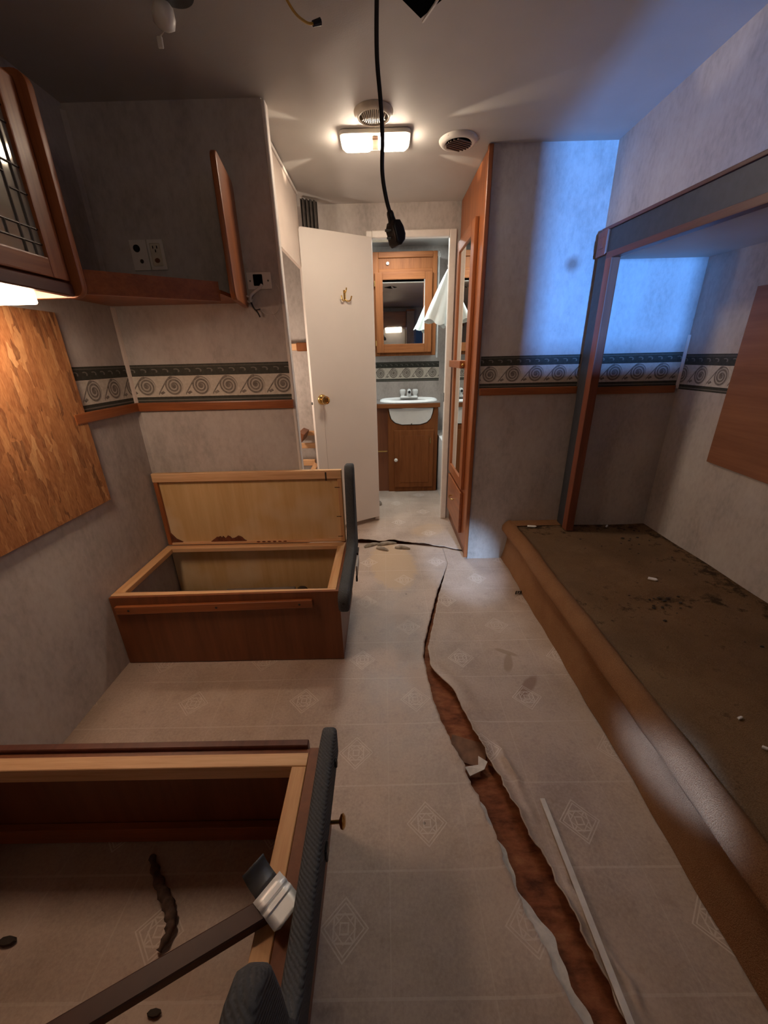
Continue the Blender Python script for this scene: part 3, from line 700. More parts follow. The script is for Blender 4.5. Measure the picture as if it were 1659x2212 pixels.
lathe(bm, [(0.10, -0.12), (0.15, -0.10), (0.20, -0.055), (0.222, -0.008), (0.226, 0.012), (0.236, 0.020), (0.246, 0.016), (0.252, 0.001), (0.246, -0.001), (0.240, 0.002)], (0.215, 3.515, 0.791), n=48, sx=1.0, sy=0.66, cap=(1, 0))
# open the underside cap of the bowl rim: bowl is the inner skin
sk = obj('sink', bm, M['ceramic'], va, 50, label='white oval sink')
bm = BM(); prism(bm, [(0.040, 0.744), (0.048, 0.70), (0.062, 0.655), (0.095, 0.624), (0.15, 0.607), (0.31, 0.607), (0.365, 0.624), (0.398, 0.655), (0.413, 0.70), (0.420, 0.744)], 'y', VY-0.006, VY+0.05, 0.006, 3); obj('apron', bm, M['ceramic'], sk, 50)
bm = BM(); lathe(bm, [(0.0, 0), (0.006, 0.0), (0.005, 0.003), (0.0, 0.004)], (0.235, VY-0.005, 0.612), (0, -1, 0), 10); obj('overflow_screw', bm, M['dark_steel'], sk)
bm = BM(); box(bm, 0.150, 0.306, 3.632, 3.678, 0.801, 0.822, 0.008, 3); fc = obj('faucet', bm, M['ceramic'], va, 50, label='white two-handle faucet')
for x in (0.172, 0.284):
    bm = BM(); lathe(bm, [(0.016, 0), (0.018, 0.012), (0.026, 0.030), (0.027, 0.052), (0.018, 0.060), (0.0, 0.061)], (x, 3.655, 0.82), n=18); obj('handle', bm, M['ceramic'], fc, 50)
bm = BM(); tube(bm, spline([(0.228, 3.655, 0.82), (0.228, 3.652, 0.855), (0.228, 3.625, 0.868), (0.228, 3.585, 0.860)], 6), [0.020]*6+[0.019]*6+[0.017]*7, 12); sp_ = obj('spout', bm, M['ceramic'], fc, 60)
bm = BM(); lathe(bm, [(0.0, 0), (0.012, 0.0), (0.011, 0.002), (0.0, 0.002)], (0.228, 3.583, 0.860), (0, -1, 0.1), 14); obj('aerator', bm, M['black'], fc)
mc = thing('medicine_cabinet', 'wooden medicine cabinet with mirrored door above the sink', 'cabinet', (0.19, 3.6, 1.16))
MY = 3.52
bm = BM(); box(bm, -0.085, 0.432, MY, YB-0.001, 1.160, 1.905, 0.003); obj('carcass', bm, M['oak_mid'], mc)
for b, z in (((-0.085, -0.02), (1.16, 1.905)), ((0.405, 0.44), (1.16, 1.905))):
    bm = BM(); box(bm, b[0], b[1], MY-0.012, MY-0.0005, z[0], z[1], 0.003); obj('frame_stile', bm, M['oak_mid'], mc)
bm = BM(); box(bm, -0.02, 0.405, MY-0.012, MY-0.0005, 1.865, 1.905, 0.003); obj('frame_rail', bm, M['oak_mid_x'], mc)
bm = BM(); box(bm, -0.02, 0.405, MY-0.012, MY-0.0005, 1.765, 1.79, 0.003); obj('frame_rail', bm, M['oak_mid_x'], mc)
bm = BM(); lathe(bm, [(0.0, 0), (0.012, 0.0), (0.013, 0.006), (0.009, 0.012), (0.0, 0.013)], (0.052, MY-0.0005, 1.828), (0, -1, 0), 14); obj('button', bm, M['plastic'], mc, 50)
bm = BM(); box(bm, -0.05, 0.01, MY-0.030, MY-0.013, 1.185, 1.765, 0.004, 2); md = obj('mirror_door', bm, M['oak_mid'], mc)
for nm, b in (('door_stile', (0.344, 0.402, 1.185, 1.765)), ('door_rail', (0.01, 0.344, 1.715, 1.765)), ('door_rail', (0.01, 0.344, 1.185, 1.252))):
    bm = BM(); box(bm, b[0], b[1], MY-0.030, MY-0.013, b[2], b[3], 0.004, 2); obj(nm, bm, M['oak_mid'] if nm == 'door_stile' else M['oak_mid_x'], md)
bm = BM(); box(bm, 0.006, 0.348, MY-0.022, MY-0.019, 1.248, 1.719); obj('mirror', bm, M['mirror'], md)
for z in (1.26, 1.69):
    bm = BM(); box(bm, -0.056, -0.049, MY-0.032, MY-0.012, z-0.02, z+0.02, 0.001); obj('hinge', bm, M['brass'], md)
# fluorescent washroom light and the chrome upright rail
bm = BM(); box(bm, -0.25, 0.10, 3.30, 3.42, H-0.035, H-0.002, 0.010, 3)
tag(obj('ceiling_light', bm, plain('ivory_diffuser', (0.72, 0.68, 0.55), 0.4), None, 50), 'unlit ivory ceiling light above the washroom vanity', 'lamp')
bm = BM(); box(bm, 0.445, 0.456, 3.50, 3.512, 1.14, 1.90, 0.002); box(bm, 0.440, 0.462, 3.495, 3.516, 1.86, 1.885, 0.002)
tag(obj('shower_rail', bm, M['chrome']), 'slim chrome upright rail right of the medicine cabinet', 'rail')
# shower tub edge
bm = BM(); prism(bm, [(3.0, 0.0), (YB, 0.0), (YB, 0.50), (3.10, 0.50), (3.0, 0.44)], 'x', 0.475, 0.559, 0.008, 2); tag(obj('shower_tub', bm, M['ceramic'], None, 50), 'white shower tub beside the vanity', 'tub')
# white cloth hanging by the washroom doorway
bm = BM(); rows = []
for j in range(15):
    t = j/14; row = []
    for i in range(33):
        a = 2*PI*i/32; fold = 1+0.16*math.sin(a*5+t*2)+0.07*math.sin(a*11+1)
        cx = 0.462-0.075*t; cz = 1.70-0.335*t**0.95
        rx = 0.008+0.085*t**0.9; ry = 0.008+0.06*t**0.9
        row.append(bm.verts.new((cx+rx*math.cos(a)*fold, 3.06+ry*math.sin(a)*fold, cz-0.028*t*math.cos(a)+0.012*t*math.sin(a*5))))
    rows.append(row)
for a, b in zip(rows, rows[1:]):
    for i in range(32): bm.faces.new((a[i], a[i+1], b[i+1], b[i]))
bmesh.ops.remove_doubles(bm, verts=bm.verts, dist=1e-4)
tw = tag(obj('hanging_cloth', bm, M['cloth'], None, 80), 'white cloth hanging from a hook just inside the washroom doorway', 'cloth')
bm = BM(); tube(bm, spline([(0.559, 3.06, 1.72), (0.50, 3.06, 1.715), (0.462, 3.06, 1.705), (0.455, 3.06, 1.725)], 4), 0.004, 8); lathe(bm, [(0, 0), (0.014, 0), (0.012, 0.006), (0, 0.007)], (0.5595, 3.06, 1.72), (-1, 0, 0), 12); tag(obj('wall_hook', bm, M['chrome'], None, 60), 'metal hook holding the white cloth in the washroom', 'hook')
bm = BM(); lathe(bm, [(0.0, 0), (0.035, 0.0), (0.034, 0.014), (0.022, 0.03), (0.0, 0.032)], (-0.068, 3.05, 0.002), n=20); tag(obj('door_stop', bm, plain('brown_rubber', (0.22, 0.17, 0.13)), None, 60), 'small round brown stop on the washroom floor behind the open door', 'door stop')

# ------------------------------------------------------------------ bunk nook seen left of the open door
bk = thing('bunk_frame', 'raw pine bunk frame rails seen in the gap left of the open white door', 'bed frame', (-0.75, 2.62, 0))
for z, y, h in ((0.675, 2.70, 0.030), (0.605, 2.62, 0.034), (0.505, 2.55, 0.040)):
    bm = BM(); box(bm, -1.05, -0.47, y-0.012, y+0.012, z-h/2, z+h/2, 0.002); obj('rail', bm, M['pine_x'], bk)
bm = BM(); tube(bm, [(-0.46, 2.53, 0.50), (-0.56, 2.44, 0.34), (-0.64, 2.38, 0.2)], 0.020, 4); obj('brace', bm, M['pine_z'], bk)
bm = BM(); box(bm, -1.0, -0.96, 2.5, 2.54, 0.001, 0.70, 0.002); obj('leg', bm, M['pine_z'], bk)
bm = BM(); box(bm, -0.56, -0.52, 2.48, 2.66, 0.66, 0.715, 0.002); rot(bm, (-0.54, 2.57, 0.69), 0.4, 'Y'); obj('block', bm, M['panel_brown'], bk)
up = thing('upper_bunk_ledge', 'wooden ledge with a brown end block beside the edge of the open white door', 'ledge', (-0.75, 2.68, 1.20))
bm = BM(); box(bm, XL+0.002, -0.53, 2.66, YF-0.001, 1.205, 1.245, 0.002); obj('board', bm, M['pine_x'], up)
bm = BM(); box(bm, -0.545, -0.475, 2.655, YF-0.001, 1.200, 1.250, 0.004); obj('end_block', bm, M['oak_mid'], up)
bm = BM(); rows = []
for j in range(9):
    z = H-0.012-(H-0.012-1.15)*j/8; row = []
    for i in range(41):
        t = i/40; a = -0.435+0.085*t
        row.append(bm.verts.new((a, 2.60+0.05*t+0.016*math.sin(t*PI*9), z)))
    rows.append(row)
for a, b in zip(rows, rows[1:]):
    for i in range(40): bm.faces.new((a[i], a[i+1], b[i+1], b[i]))
o = tag(obj('curtain', bm, M['curtain'], None, 80), 'dark grey gathered curtain in the corner above the open white door', 'curtain')
sd = o.modifiers.new('thickness', 'SOLIDIFY'); sd.thickness = 0.002

# ------------------------------------------------------------------ upper left: glass cabinet, corner shelf
gc = thing('wall_cabinet', 'dark wood wall cabinet with a leaded glass door, upper left above the strand board', 'cabinet', (XL+0.13, 0.5, 1.345))
bm = BM(); box(bm, XL+0.002, -0.822, -0.35, 1.155, 1.345, 1.74, 0.002); obj('carcass', bm, M['oak_y'], gc)
bm = BM(); prism(bm, rrect(XL+0.002, -0.780, 1.316, 1.765, 0.028), 'y', 1.157, 1.177, 0.002, 2); obj('end_panel', bm, M['oak'], gc, 40)
def cab_door(y0, y1):
    z0, z1 = 1.352, 1.745; d0, d1 = -0.821, -0.800
    bm = BM(); box(bm, d0, d1, y1-0.052, y1, z0, z1, 0.004, 2); d = obj('cabinet_door', bm, M['oak'], gc)
    for nm, b in (('door_stile', (y0, y0+0.05, z0, z1)), ('door_rail', (y0+0.05, y1-0.052, z0, z0+0.042)), ('door_rail', (y0+0.05, y1-0.052, z1-0.045, z1))):
        bm = BM(); box(bm, d0, d1, b[0], b[1], b[2], b[3], 0.004, 2); obj(nm, bm, M['oak'] if nm == 'door_stile' else M['oak_y'], d)
    ga, gb, gz0, gz1 = y0+0.048, y1-0.05, z0+0.040, z1-0.043
    bm = BM(); box(bm, -0.812, -0.809, ga, gb, gz0, gz1); obj('glass_pane', bm, M['glass'], d)
    bm = BM(); X = -0.8075; r = 0.0022
    for off in (0.024, 0.052):
        tube(bm, [(X, gb-off, gz0), (X, gb-off, gz1)], r, 5); tube(bm, [(X, ga+off, gz0), (X, ga+off, gz1)], r, 5)
    for off in (0.028, 0.058):
        tube(bm, [(X, ga, gz0+off), (X, gb, gz0+off)], r, 5); tube(bm, [(X, ga, gz1-off), (X, gb, gz1-off)], r, 5)
    zm = (gz0+gz1)/2
    for s in (-0.030, 0.020): tube(bm, [(X, gb-0.052, zm+s), (X, gb, zm+s)], r, 5); tube(bm, [(X, ga, zm+s), (X, ga+0.052, zm+s)], r, 5)
    for yy in (gb-0.09, ga+0.09): tube(bm, [(X, yy, gz0+0.028), (X, yy, gz0+0.058)], r, 5)
    tube(bm, [(X, ga, zm), (X, gb-0.052, zm-0.004)], r, 5)
    obj('lead_came', bm, M['came'], d)
cab_door(0.62, 1.148); cab_door(0.08, 0.61)
bm = BM(); box(bm, -0.824, -0.801, -0.35, 1.155, 1.318, 1.348, 0.003); obj('bottom_rail', bm, M['red_trim'], gc)
ul = thing('under_cabinet_lamp', 'glowing lamp mounted under the glass cabinet at the left edge', 'lamp', (-0.93, 1.03, 1.344))
bm = BM(); box(bm, -1.0, -0.86, 0.86, 1.125, 1.330, 1.344, 0.003); obj('base', bm, M['plastic'], ul)
bm = BM(); box(bm, -0.99, -0.870, 0.87, 1.115, 1.296, 1.330, 0.012, 3); obj('lens', bm, emit('lamp_lens_left', (1.0, 0.74, 0.53), 37), ul, 60)
# corner shelf with diagonal front rail, and its end board
sf = thing('corner_shelf', 'reddish wood corner shelf below the two wall plates', 'shelf', (-0.85, 1.55, 1.365))
bm = BM(); prism(bm, [(XL+0.001, 1.18), (-0.795, 1.18), (-0.545, 1.50), (-0.545, YL-0.001), (XL+0.001, YL-0.001)], 'z', 1.365, 1.377); obj('shelf_board', bm, M['oak'], sf)
bm = BM(); prism(bm, [(-0.797, 1.179), (-0.546, 1.489), (-0.560, 1.500), (-0.811, 1.190)], 'z', 1.342, 1.400)
for v in bm.verts:
    if v.co.y < 1.3: v.co.z -= 0.014
obj('front_rail', bm, M['oak_x'], sf)
bm = BM(); prism(bm, rrect(1.475, YL-0.001, 1.345, 1.750, 0.030), 'x', -0.548, -0.530, 0.005, 3)
rot(bm, (-0.548, YL, 1.5), 0.15, 'Z'); obj('end_board', bm, M['oak'], sf, 40, label='upright end board with rounded corners')

# wall plates
wp = thing('cable_plate', 'ivory wall plate with a dark round jack, left of the outlet plate', 'wall plate', (-0.917, YL-0.004, 1.53))
bm = BM(); box(bm, -0.949, -0.886, YL-0.007, YL-0.0005, 1.484, 1.584, 0.003, 2); obj('plate', bm, M['plastic'], wp)
bm = BM(); lathe(bm, [(0.0, 0), (0.013, 0), (0.012, 0.004), (0, 0.004)], (-0.924, YL-0.006, 1.556), (0, -1, 0), 16); obj('jack', bm, M['black'], wp)
bm = BM(); lathe(bm, [(0.0, 0), (0.008, 0), (0.006, 0.003), (0, 0.003)], (-0.914, YL-0.006, 1.514), (0, -1, 0), 12); obj('screw', bm, M['debris'], wp)
wp = thing('outlet_plate', 'ivory outlet plate with a brown scorch mark, right of the jack plate', 'outlet', (-0.853, YL-0.004, 1.53))
bm = BM(); box(bm, -0.882, -0.822, YL-0.008, YL-0.0005, 1.484, 1.584, 0.003, 2); obj('plate', bm, M['plastic'], wp)
bm = BM(); box(bm, -0.872, -0.834, YL-0.0095, YL-0.007, 1.497, 1.571, 0.004, 2); obj('receptacle', bm, M['plastic_dirty'], wp)
for x, z in ((-0.861, 1.558), (-0.846, 1.558), (-0.853, 1.546)):
    bm = BM(); box(bm, x-0.0016, x+0.0016, YL-0.0105, YL-0.009, z-0.0045, z+0.0045); obj('slot', bm, M['hole'], wp)
bm = BM(); lathe(bm, [(0, 0), (0.011, 0.0), (0.007, 0.002), (0, 0.002)], (-0.853, YL-0.0092, 1.515), (0, -1, 0), 9, 1.0, 0.8); obj('scorch', bm, plain('scorched_brown', (0.16, 0.06, 0.025)), wp)
wp = thing('switch_plate', 'white horizontal wall plate with a square hole and loose wires', 'wall plate', (-0.476, YL-0.004, 1.44))
bm = BM(); box(bm, -0.523, -0.429, YL-0.006, YL-0.0005, 1.411, 1.469, 0.003, 2); obj('plate', bm, M['plastic'], wp)
bm = BM(); box(bm, -0.498, -0.462, YL-0.0072, YL-0.005, 1.423, 1.462, 0.002); obj('opening', bm, M['hole'], wp)
for x in (-0.511, -0.441):
    bm = BM(); lathe(bm, [(0, 0), (0.0035, 0), (0.0025, 0.002), (0, 0.002)], (x, YL-0.006, 1.440), (0, -1, 0), 8); obj('screw', bm, M['dark_steel'], wp)
yw = YL-0.016
bm = BM(); tube(bm, spline([(-0.468, YL-0.007, 1.426), (-0.474, yw, 1.415), (-0.498, yw-0.006, 1.398), (-0.512, yw-0.008, 1.385), (-0.514, yw-0.006, 1.365)], 5), 0.0055, 8)
tube(bm, spline([(-0.512, yw-0.006, 1.382), (-0.528, yw-0.012, 1.385), (-0.530, yw-0.01, 1.372), (-0.518, yw-0.004, 1.366), (-0.508, yw, 1.376)], 5), 0.0038, 6)
obj('loose_wire', bm, M['grey_wire'], wp, 60)
bm = BM(); tube(bm, spline([(-0.514, yw-0.006, 1.368), (-0.506, yw-0.004, 1.345), (-0.494, yw-0.003, 1.33), (-0.486, yw-0.003, 1.312)], 5), 0.0034, 6)
tube(bm, spline([(-0.500, yw-0.004, 1.338), (-0.492, yw-0.006, 1.338), (-0.480, yw-0.008, 1.340)], 5), 0.0022, 6)
obj('loose_wire', bm, M['black'], wp, 60)
bm = BM(); tube(bm, spline([(-0.482, yw-0.006, 1.338), (-0.46, yw, 1.322), (-0.43, YL-0.006, 1.325), (-0.408, YL-0.006, 1.35), (-0.40, YL-0.006, 1.40), (-0.412, YL-0.006, 1.43)], 8), 0.0009, 5)
tube(bm, spline([(-0.44, YL-0.007, 1.335), (-0.42, YL-0.007, 1.30), (-0.395, YL-0.007, 1.30)], 6), 0.0009, 5); obj('thin_wire', bm, M['grey_wire'], wp)

# ------------------------------------------------------------------ ceiling fittings
vt = thing('ceiling_vent', 'round ivory ceiling vent in front of the lit lamp', 'vent', (-0.015, 1.842, H-0.025))
bm = BM(); lathe(bm, [(0.051, -0.004), (0.052, -0.017), (0.058, -0.019), (0.067, -0.014), (0.071, -0.006), (0.072, -0.0005)], (-0.015, 1.842, H), n=40, cap=(0, 0)); obj('ring', bm, M['plastic_dirty'], vt, 50)
bm = BM(); lathe(bm, [(0, -0.006), (0.05, -0.006), (0.05, -0.003), (0, -0.003)], (-0.015, 1.842, H), n=32); obj('backing', bm, M['grille'], vt)
for k in range(13):
    x = -0.045+0.0075*k; hw = math.sqrt(max(0.0001, 0.051**2-x*x))
    bm = BM(); tube(bm, spline([(-0.015+x, 1.842-hw, H-0.013), (-0.015+x*0.8, 1.842, H-0.020), (-0.015+x, 1.842+hw, H-0.013)], 4), 0.0020, 6); obj('louver', bm, M['plastic_dirty'], vt)
vt = thing('ceiling_vent', 'round white ceiling vent with a dark tilted grille, right of the lamp', 'vent', (0.331, 2.057, H-0.02))
bm = BM(); lathe(bm, [(0.052, -0.012), (0.060, -0.016), (0.072, -0.012), (0.079, -0.004), (0.080, -0.0005), (0.055, -0.0005)], (0.331, 2.057, H), n=40, cap=(0, 0)); obj('ring', bm, M['plastic'], vt, 50)
bm = BM(); lathe(bm, [(0, -0.009), (0.053, -0.007), (0.054, -0.002), (0, -0.002)], (0.333, 2.060, H), n=32); obj('backing', bm, M['hole'], vt)
for k in range(7):
    q = -0.039+0.013*k; hw = math.sqrt(0.052**2-q*q); a = 0.5; ca, sa = math.cos(a), math.sin(a)
    bm = BM(); tube(bm, [(0.333+q*-sa+hw*ca, 2.060+q*ca+hw*sa, H-0.016), (0.333+q*-sa-hw*ca, 2.060+q*ca-hw*sa, H-0.016)], 0.0030, 6); obj('louver', bm, M['grille_dark'], vt)
for a in (-2.3, -0.9):
    bm = BM(); lathe(bm, [(0, 0), (0.005, 0.0), (0.004, 0.004), (0, 0.005)], (0.331+0.074*math.cos(a), 2.057+0.074*math.sin(a), H-0.004), (0, 0, -1), 10); obj('screw', bm, M['white_trim'], vt)
# the lit double lamp
cl = thing('ceiling_lamp', 'lit double-lens ceiling lamp in the hall before the washroom', 'lamp', (-0.012, 2.03, H-0.04))
bm = BM(); prism(bm, rrect(-0.152, 0.128, 1.945, 2.090, 0.02), 'z', H-0.016, H-0.001, 0.004, 2); obj('base', bm, M['plastic'], cl)
lens_m = emit('lamp_lens', (1.0, 0.82, 0.63), 92); rib_m = emit('lamp_lens_rib', (1.0, 0.82, 0.55), 5)
for x0, x1 in ((-0.140, -0.031), (0.007, 0.116)):
    bm = BM(); prism(bm, rrect(x0, x1, 1.966, 2.056, 0.018), 'z', H-0.034, H-0.015, 0.006, 3); ln = obj('lens', bm, lens_m, cl, 60)
    cx = (x0+x1)/2
    for k in range(4):
        x = x0+0.022+0.023*k; bm = BM()
        box(bm, x-0.0015, x+0.0015, 1.98, 2.042, H-0.0355, H-0.0335)
        obj('lens_rib', bm, rib_m, ln)
bm = BM(); box(bm, -0.026, 0.002, 1.968, 2.054, H-0.027, H-0.015, 0.003); obj('switch_bar', bm, plain('amber_switch', (0.45, 0.28, 0.2)), cl)
for sx in (-1, 1):
    for sy in (-1, 1):
        p = (-0.012+sx*0.145, 2.03+sy*0.085, H-0.030)
        s_ = spot('lamp_ray', p, (p[0]+sx*0.50, p[1]+sy*0.24, H-0.005), 18, 5, (1.0, 0.84, 0.64), 0.8, 0.004)
        s_.parent = cl; s_.location = Vector(p)-cl.location
# reading spot and its pull cord, yellow wire, ceiling hole
sl = thing('spot_lamp', 'white swivel spot lamp with a pull cord on the dark ceiling, top left', 'lamp', (-0.515, 1.33, H-0.06))
bm = BM(); lathe(bm, [(0.0, -0.012), (0.045, -0.012), (0.050, -0.001), (0.0, -0.001)], (-0.48, 1.315, H), n=28); obj('base', bm, M['dark_steel'], sl, 50)
bm = BM(); lathe(bm, [(0.010, 0), (0.022, 0.010), (0.027, 0.028), (0.024, 0.045), (0.012, 0.052), (0.0, 0.052)], (-0.515, 1.335, H-0.008), (-0.35, 0.5, -0.75), 20); obj('head', bm, M['plastic'], sl, 50)
bm = BM(); tube(bm, spline([(-0.522, 1.36, H-0.035), (-0.535, 1.368, H-0.043), (-0.553, 1.37, H-0.056)], 5), 0.0016, 6); co = obj('pull_cord', bm, M['white_trim'], sl)
bm = BM(); box(bm, -0.560, -0.546, 1.366, 1.372, H-0.078, H-0.054, 0.002); obj('cord_tag', bm, M['plastic'], co)
bm = BM(); tube(bm, spline([(-0.225, 1.30, H), (-0.215, 1.32, H-0.02), (-0.198, 1.345, H-0.034), (-0.175, 1.375, H-0.034), (-0.158, 1.385, H-0.030)], 6), 0.0030, 8); yw_ = obj('ceiling_wire', bm, M['yellow_wire'], None, 60)
tag(yw_, 'short yellow wire dangling from the ceiling with a black end cap', 'wire')
bm = BM(); tube(bm, [(-0.161, 1.384, H-0.031), (-0.142, 1.393, H-0.022)], [0.006, 0.0075], 8); obj('end_cap', bm, M['black'], yw_)
bm = BM(); prism(bm, [(0.118, 1.424), (0.20, 1.33), (0.118, 1.24), (0.036, 1.33)], 'z', H-0.004, H-0.0005); ho = tag(obj('ceiling_opening', bm, M['hole']), 'black square opening in the ceiling with a white strip at its corner', 'opening')
bm = BM(); tube(bm, [(0.126, 1.428, H-0.006), (0.150, 1.36, H-0.014), (0.17, 1.30, H-0.012)], 0.0065, 6, 0.5); obj('loose_strip', bm, M['plastic'], ho)

# ------------------------------------------------------------------ black mains cable hanging in the foreground
def SC(b):
    bmesh.ops.transform(b, matrix=Matrix.Translation((0, 0, 1.1537)) @ Matrix.Scale(1.5, 4) @ Matrix.Translation((0, 0, -1.1537)), verts=b.verts); return b
cb = thing('power_cable', 'black power cable with a plug hanging from the ceiling in the centre', 'cable', (0.008, 0.975, 1.37))
pts = [(0.012, 0.66, 1.7045), (0.008, 0.655, 1.65), (0.0025, 0.65, 1.56), (0.0005, 0.65, 1.50), (0.004, 0.65, 1.455), (0.0055, 0.65, 1.42), (0.0045, 0.65, 1.383), (0.009, 0.65, 1.355), (0.0145, 0.65, 1.337)]
bm = BM(); tube(bm, spline(pts, 10), 0.0028, 12); obj('cord', SC(bm), M['rubber'], cb, 60)
bm = BM(); tube(bm, spline([(0.0135, 0.65, 1.340), (0.0155, 0.65, 1.333), (0.018, 0.65, 1.325)], 5), [0.0040, 0.0044, 0.0048, 0.005, 0.005, 0.005, 0.0052, 0.0055, 0.006, 0.0064, 0.0066], 12); obj('strain_relief', SC(bm), M['black'], cb, 60)
bm = BM(); prism(bm, [(0.0135, 1.3275), (0.0225, 1.3285), (0.028, 1.322), (0.0315, 1.313), (0.031, 1.306), (0.0255, 1.2995), (0.021, 1.2985), (0.0165, 1.302), (0.0145, 1.311), (0.0115, 1.319)], 'y', 0.637, 0.663, 0.0035, 3)
rot(bm, (0.021, 0.65, 1.31), 0.45, 'Z'); obj('plug_body', SC(bm), M['black'], cb, 40)
for z, y, l in ((1.3165, 0.644, 0.008), (1.3085, 0.648, 0.0055)):
    bm = BM(); box(bm, 0.0145-l, 0.0155, y-0.0024, y+0.0024, z-0.0012, z+0.0012, 0.0005); obj('pin', SC(bm), M['dark_steel'], cb)

# ------------------------------------------------------------------ rear dinette box (lid up against the partition)
b1 = thing('dinette_box', 'open wooden dinette box with its cream lined back standing up, by the partition', 'bench', (-0.63, 1.47, 0))
BX0, BX1, BY0, BY1, BT = XL+0.006, -0.200, 1.258, 1.700, 0.322
def front_panel():
    bm = BM(); n = 24
    A = []; 
    pts = [(BX0, BT-0.004)]
    for i in range(n+1):
        x = BX0+(BX1+0.014-BX0)*i/n
        pts.append((x, 0.004+0.006*max(0, math.sin((x+0.25)*2.4))*0 + (0.010 if False else 0.0)))
    pts.append((BX1+0.014, BT+0.008))
    prism(bm, pts, 'y', BY0, BY0+0.012); return bm
obj('front_panel', front_panel(), M['panel_brown'], b1)
bm = BM(); box(bm, BX1, BX1+0.014, BY0+0.012, BY1+0.03, 0.004, BT, 0.001); obj('side_panel', bm, M['panel_brown'], b1)
bm = BM(); box(bm, BX0, BX1, BY1+0.018, BY1+0.030, 0.004, BT-0.03); obj('back_panel', bm, M['luan'], b1)
bm = BM(); box(bm, BX0+0.02, BX1-0.09, BY0-0.014, BY0-0.0005, 0.258, 0.293, 0.002)
for v in bm.verts: v.co.z += (v.co.x+0.65)*0.02
fr = obj('ledger_strip', bm, M['oak_x'], b1)
for x in (-1.0, -0.66, -0.34):
    bm = BM(); lathe(bm, [(0, 0), (0.005, 0), (0.003, 0.001), (0, 0.001)], (x, BY0-0.0142, 0.2755+(x+0.65)*0.02), (0, -1, 0), 8); obj('screw', bm, M['debris'], fr)
bm = BM(); box(bm, BX0, BX1-0.002, BY0+0.0125, BY0+0.034, BT-0.040, BT, 0.0015); obj('front_rail', bm, M['pine_x'], b1)
bm = BM(); box(bm, BX0, BX0+0.042, BY0+0.0345, BY1-0.040, BT-0.022, BT, 0.0015); obj('left_rail', bm, M['pine_y'], b1)
bm = BM(); box(bm, BX1-0.036, BX1-0.001, BY0+0.0345, BY1-0.040, BT-0.022, BT, 0.0015); obj('right_rail', bm, M['pine_y'], b1)
bm = BM(); box(bm, BX0, BX1-0.001, BY1-0.0395, BY1-0.003, BT-0.020, BT, 0.0015); obj('rear_rail', bm, M['pine_x'], b1)
bm = BM(); box(bm, BX0+0.002, BX1-0.03, BY0+0.06, BY1-0.02, 0.066, 0.074); obj('bottom_board', bm, plain('dusty_board', (0.20, 0.17, 0.15)), b1)
# upright back
bm = BM(); box(bm, BX0+0.006, BX1, BY1+0.014, BY1+0.024, BT+0.001, 0.682); bk_ = obj('backrest', bm, M['luan'], b1, label='upright cream plywood back with pine frame')
bm = BM(); box(bm, BX0+0.006, BX1-0.001, BY1-0.004, BY1+0.0135, 0.643, 0.684, 0.002); tr = obj('top_rail', bm, M['pine_x'], bk_)
bm = BM(); box(bm, BX0+0.006, BX0+0.024, BY1-0.002, BY1+0.0135, BT+0.002, 0.6425, 0.002); obj('left_stile', bm, M['oak'], bk_)
bm = BM(); box(bm, BX1-0.020, BX1-0.001, BY1-0.002, BY1+0.0135, BT+0.002, 0.6425, 0.002); rs = obj('right_stile', bm, M['pine_z'], bk_)
bm = BM(); box(bm, BX0+0.0245, BX1-0.0205, BY1-0.001, BY1+0.0135, BT+0.001, BT+0.012, 0.001); obj('bottom_strip', bm, M['pine_x'], bk_)
# rotted plywood left on the lower edge
random.seed(11); pts = [(-0.86, BT+0.012)]; x = -0.86
while x < -0.70:
    x += random.uniform(0.006, 0.013); e = min(1, (x+0.86)/0.03, max(0.2, (-0.69-x)/0.02))
    pts.append((x, BT+0.012+e*random.uniform(0.014, 0.030)))
pts.append((-0.685, BT+0.012))
bm = BM(); prism(bm, pts, 'y', BY1+0.006, BY1+0.0135)
obj('rotted_edge', bm, plain('rotted_wood', (0.16, 0.045, 0.018), 0.9, var=0.4), bk_, label='dark rotted patch at the lower edge'); ROT = bpy.data.materials['rotted_wood']
for k in range(6):
    bm = BM(); x = -0.625+0.026*k; lathe(bm, [(0, 0), (0.008, 0), (0.006, 0.002), (0, 0.003)], (x, BY1-0.001, BT+0.010), (0, -1, 0), 7, 1.2, 0.5); obj('rot_hole', bm, ROT, bk_)
bm = BM(); prism(bm, [(BX0+0.024, BT+0.012), (BX0+0.075, BT+0.012), (BX0+0.045, BT+0.03), (BX0+0.024, BT+0.06)], 'y', BY1+0.006, BY1+0.0135)
obj('rotted_corner', bm, ROT, bk_)
bm = BM(); box(bm, BX1-0.075, BX1-0.068, BY1-0.005, BY1-0.0035, 0.636, 0.675); obj('staple', bm, M['debris'], bk_)
for z in (0.60, 0.455, 0.352):
    bm = BM(); box(bm, BX1-0.035, BX1-0.012, BY1-0.0035, BY1-0.0018, z, z+0.003); obj('staple', bm, M['debris'], bk_)
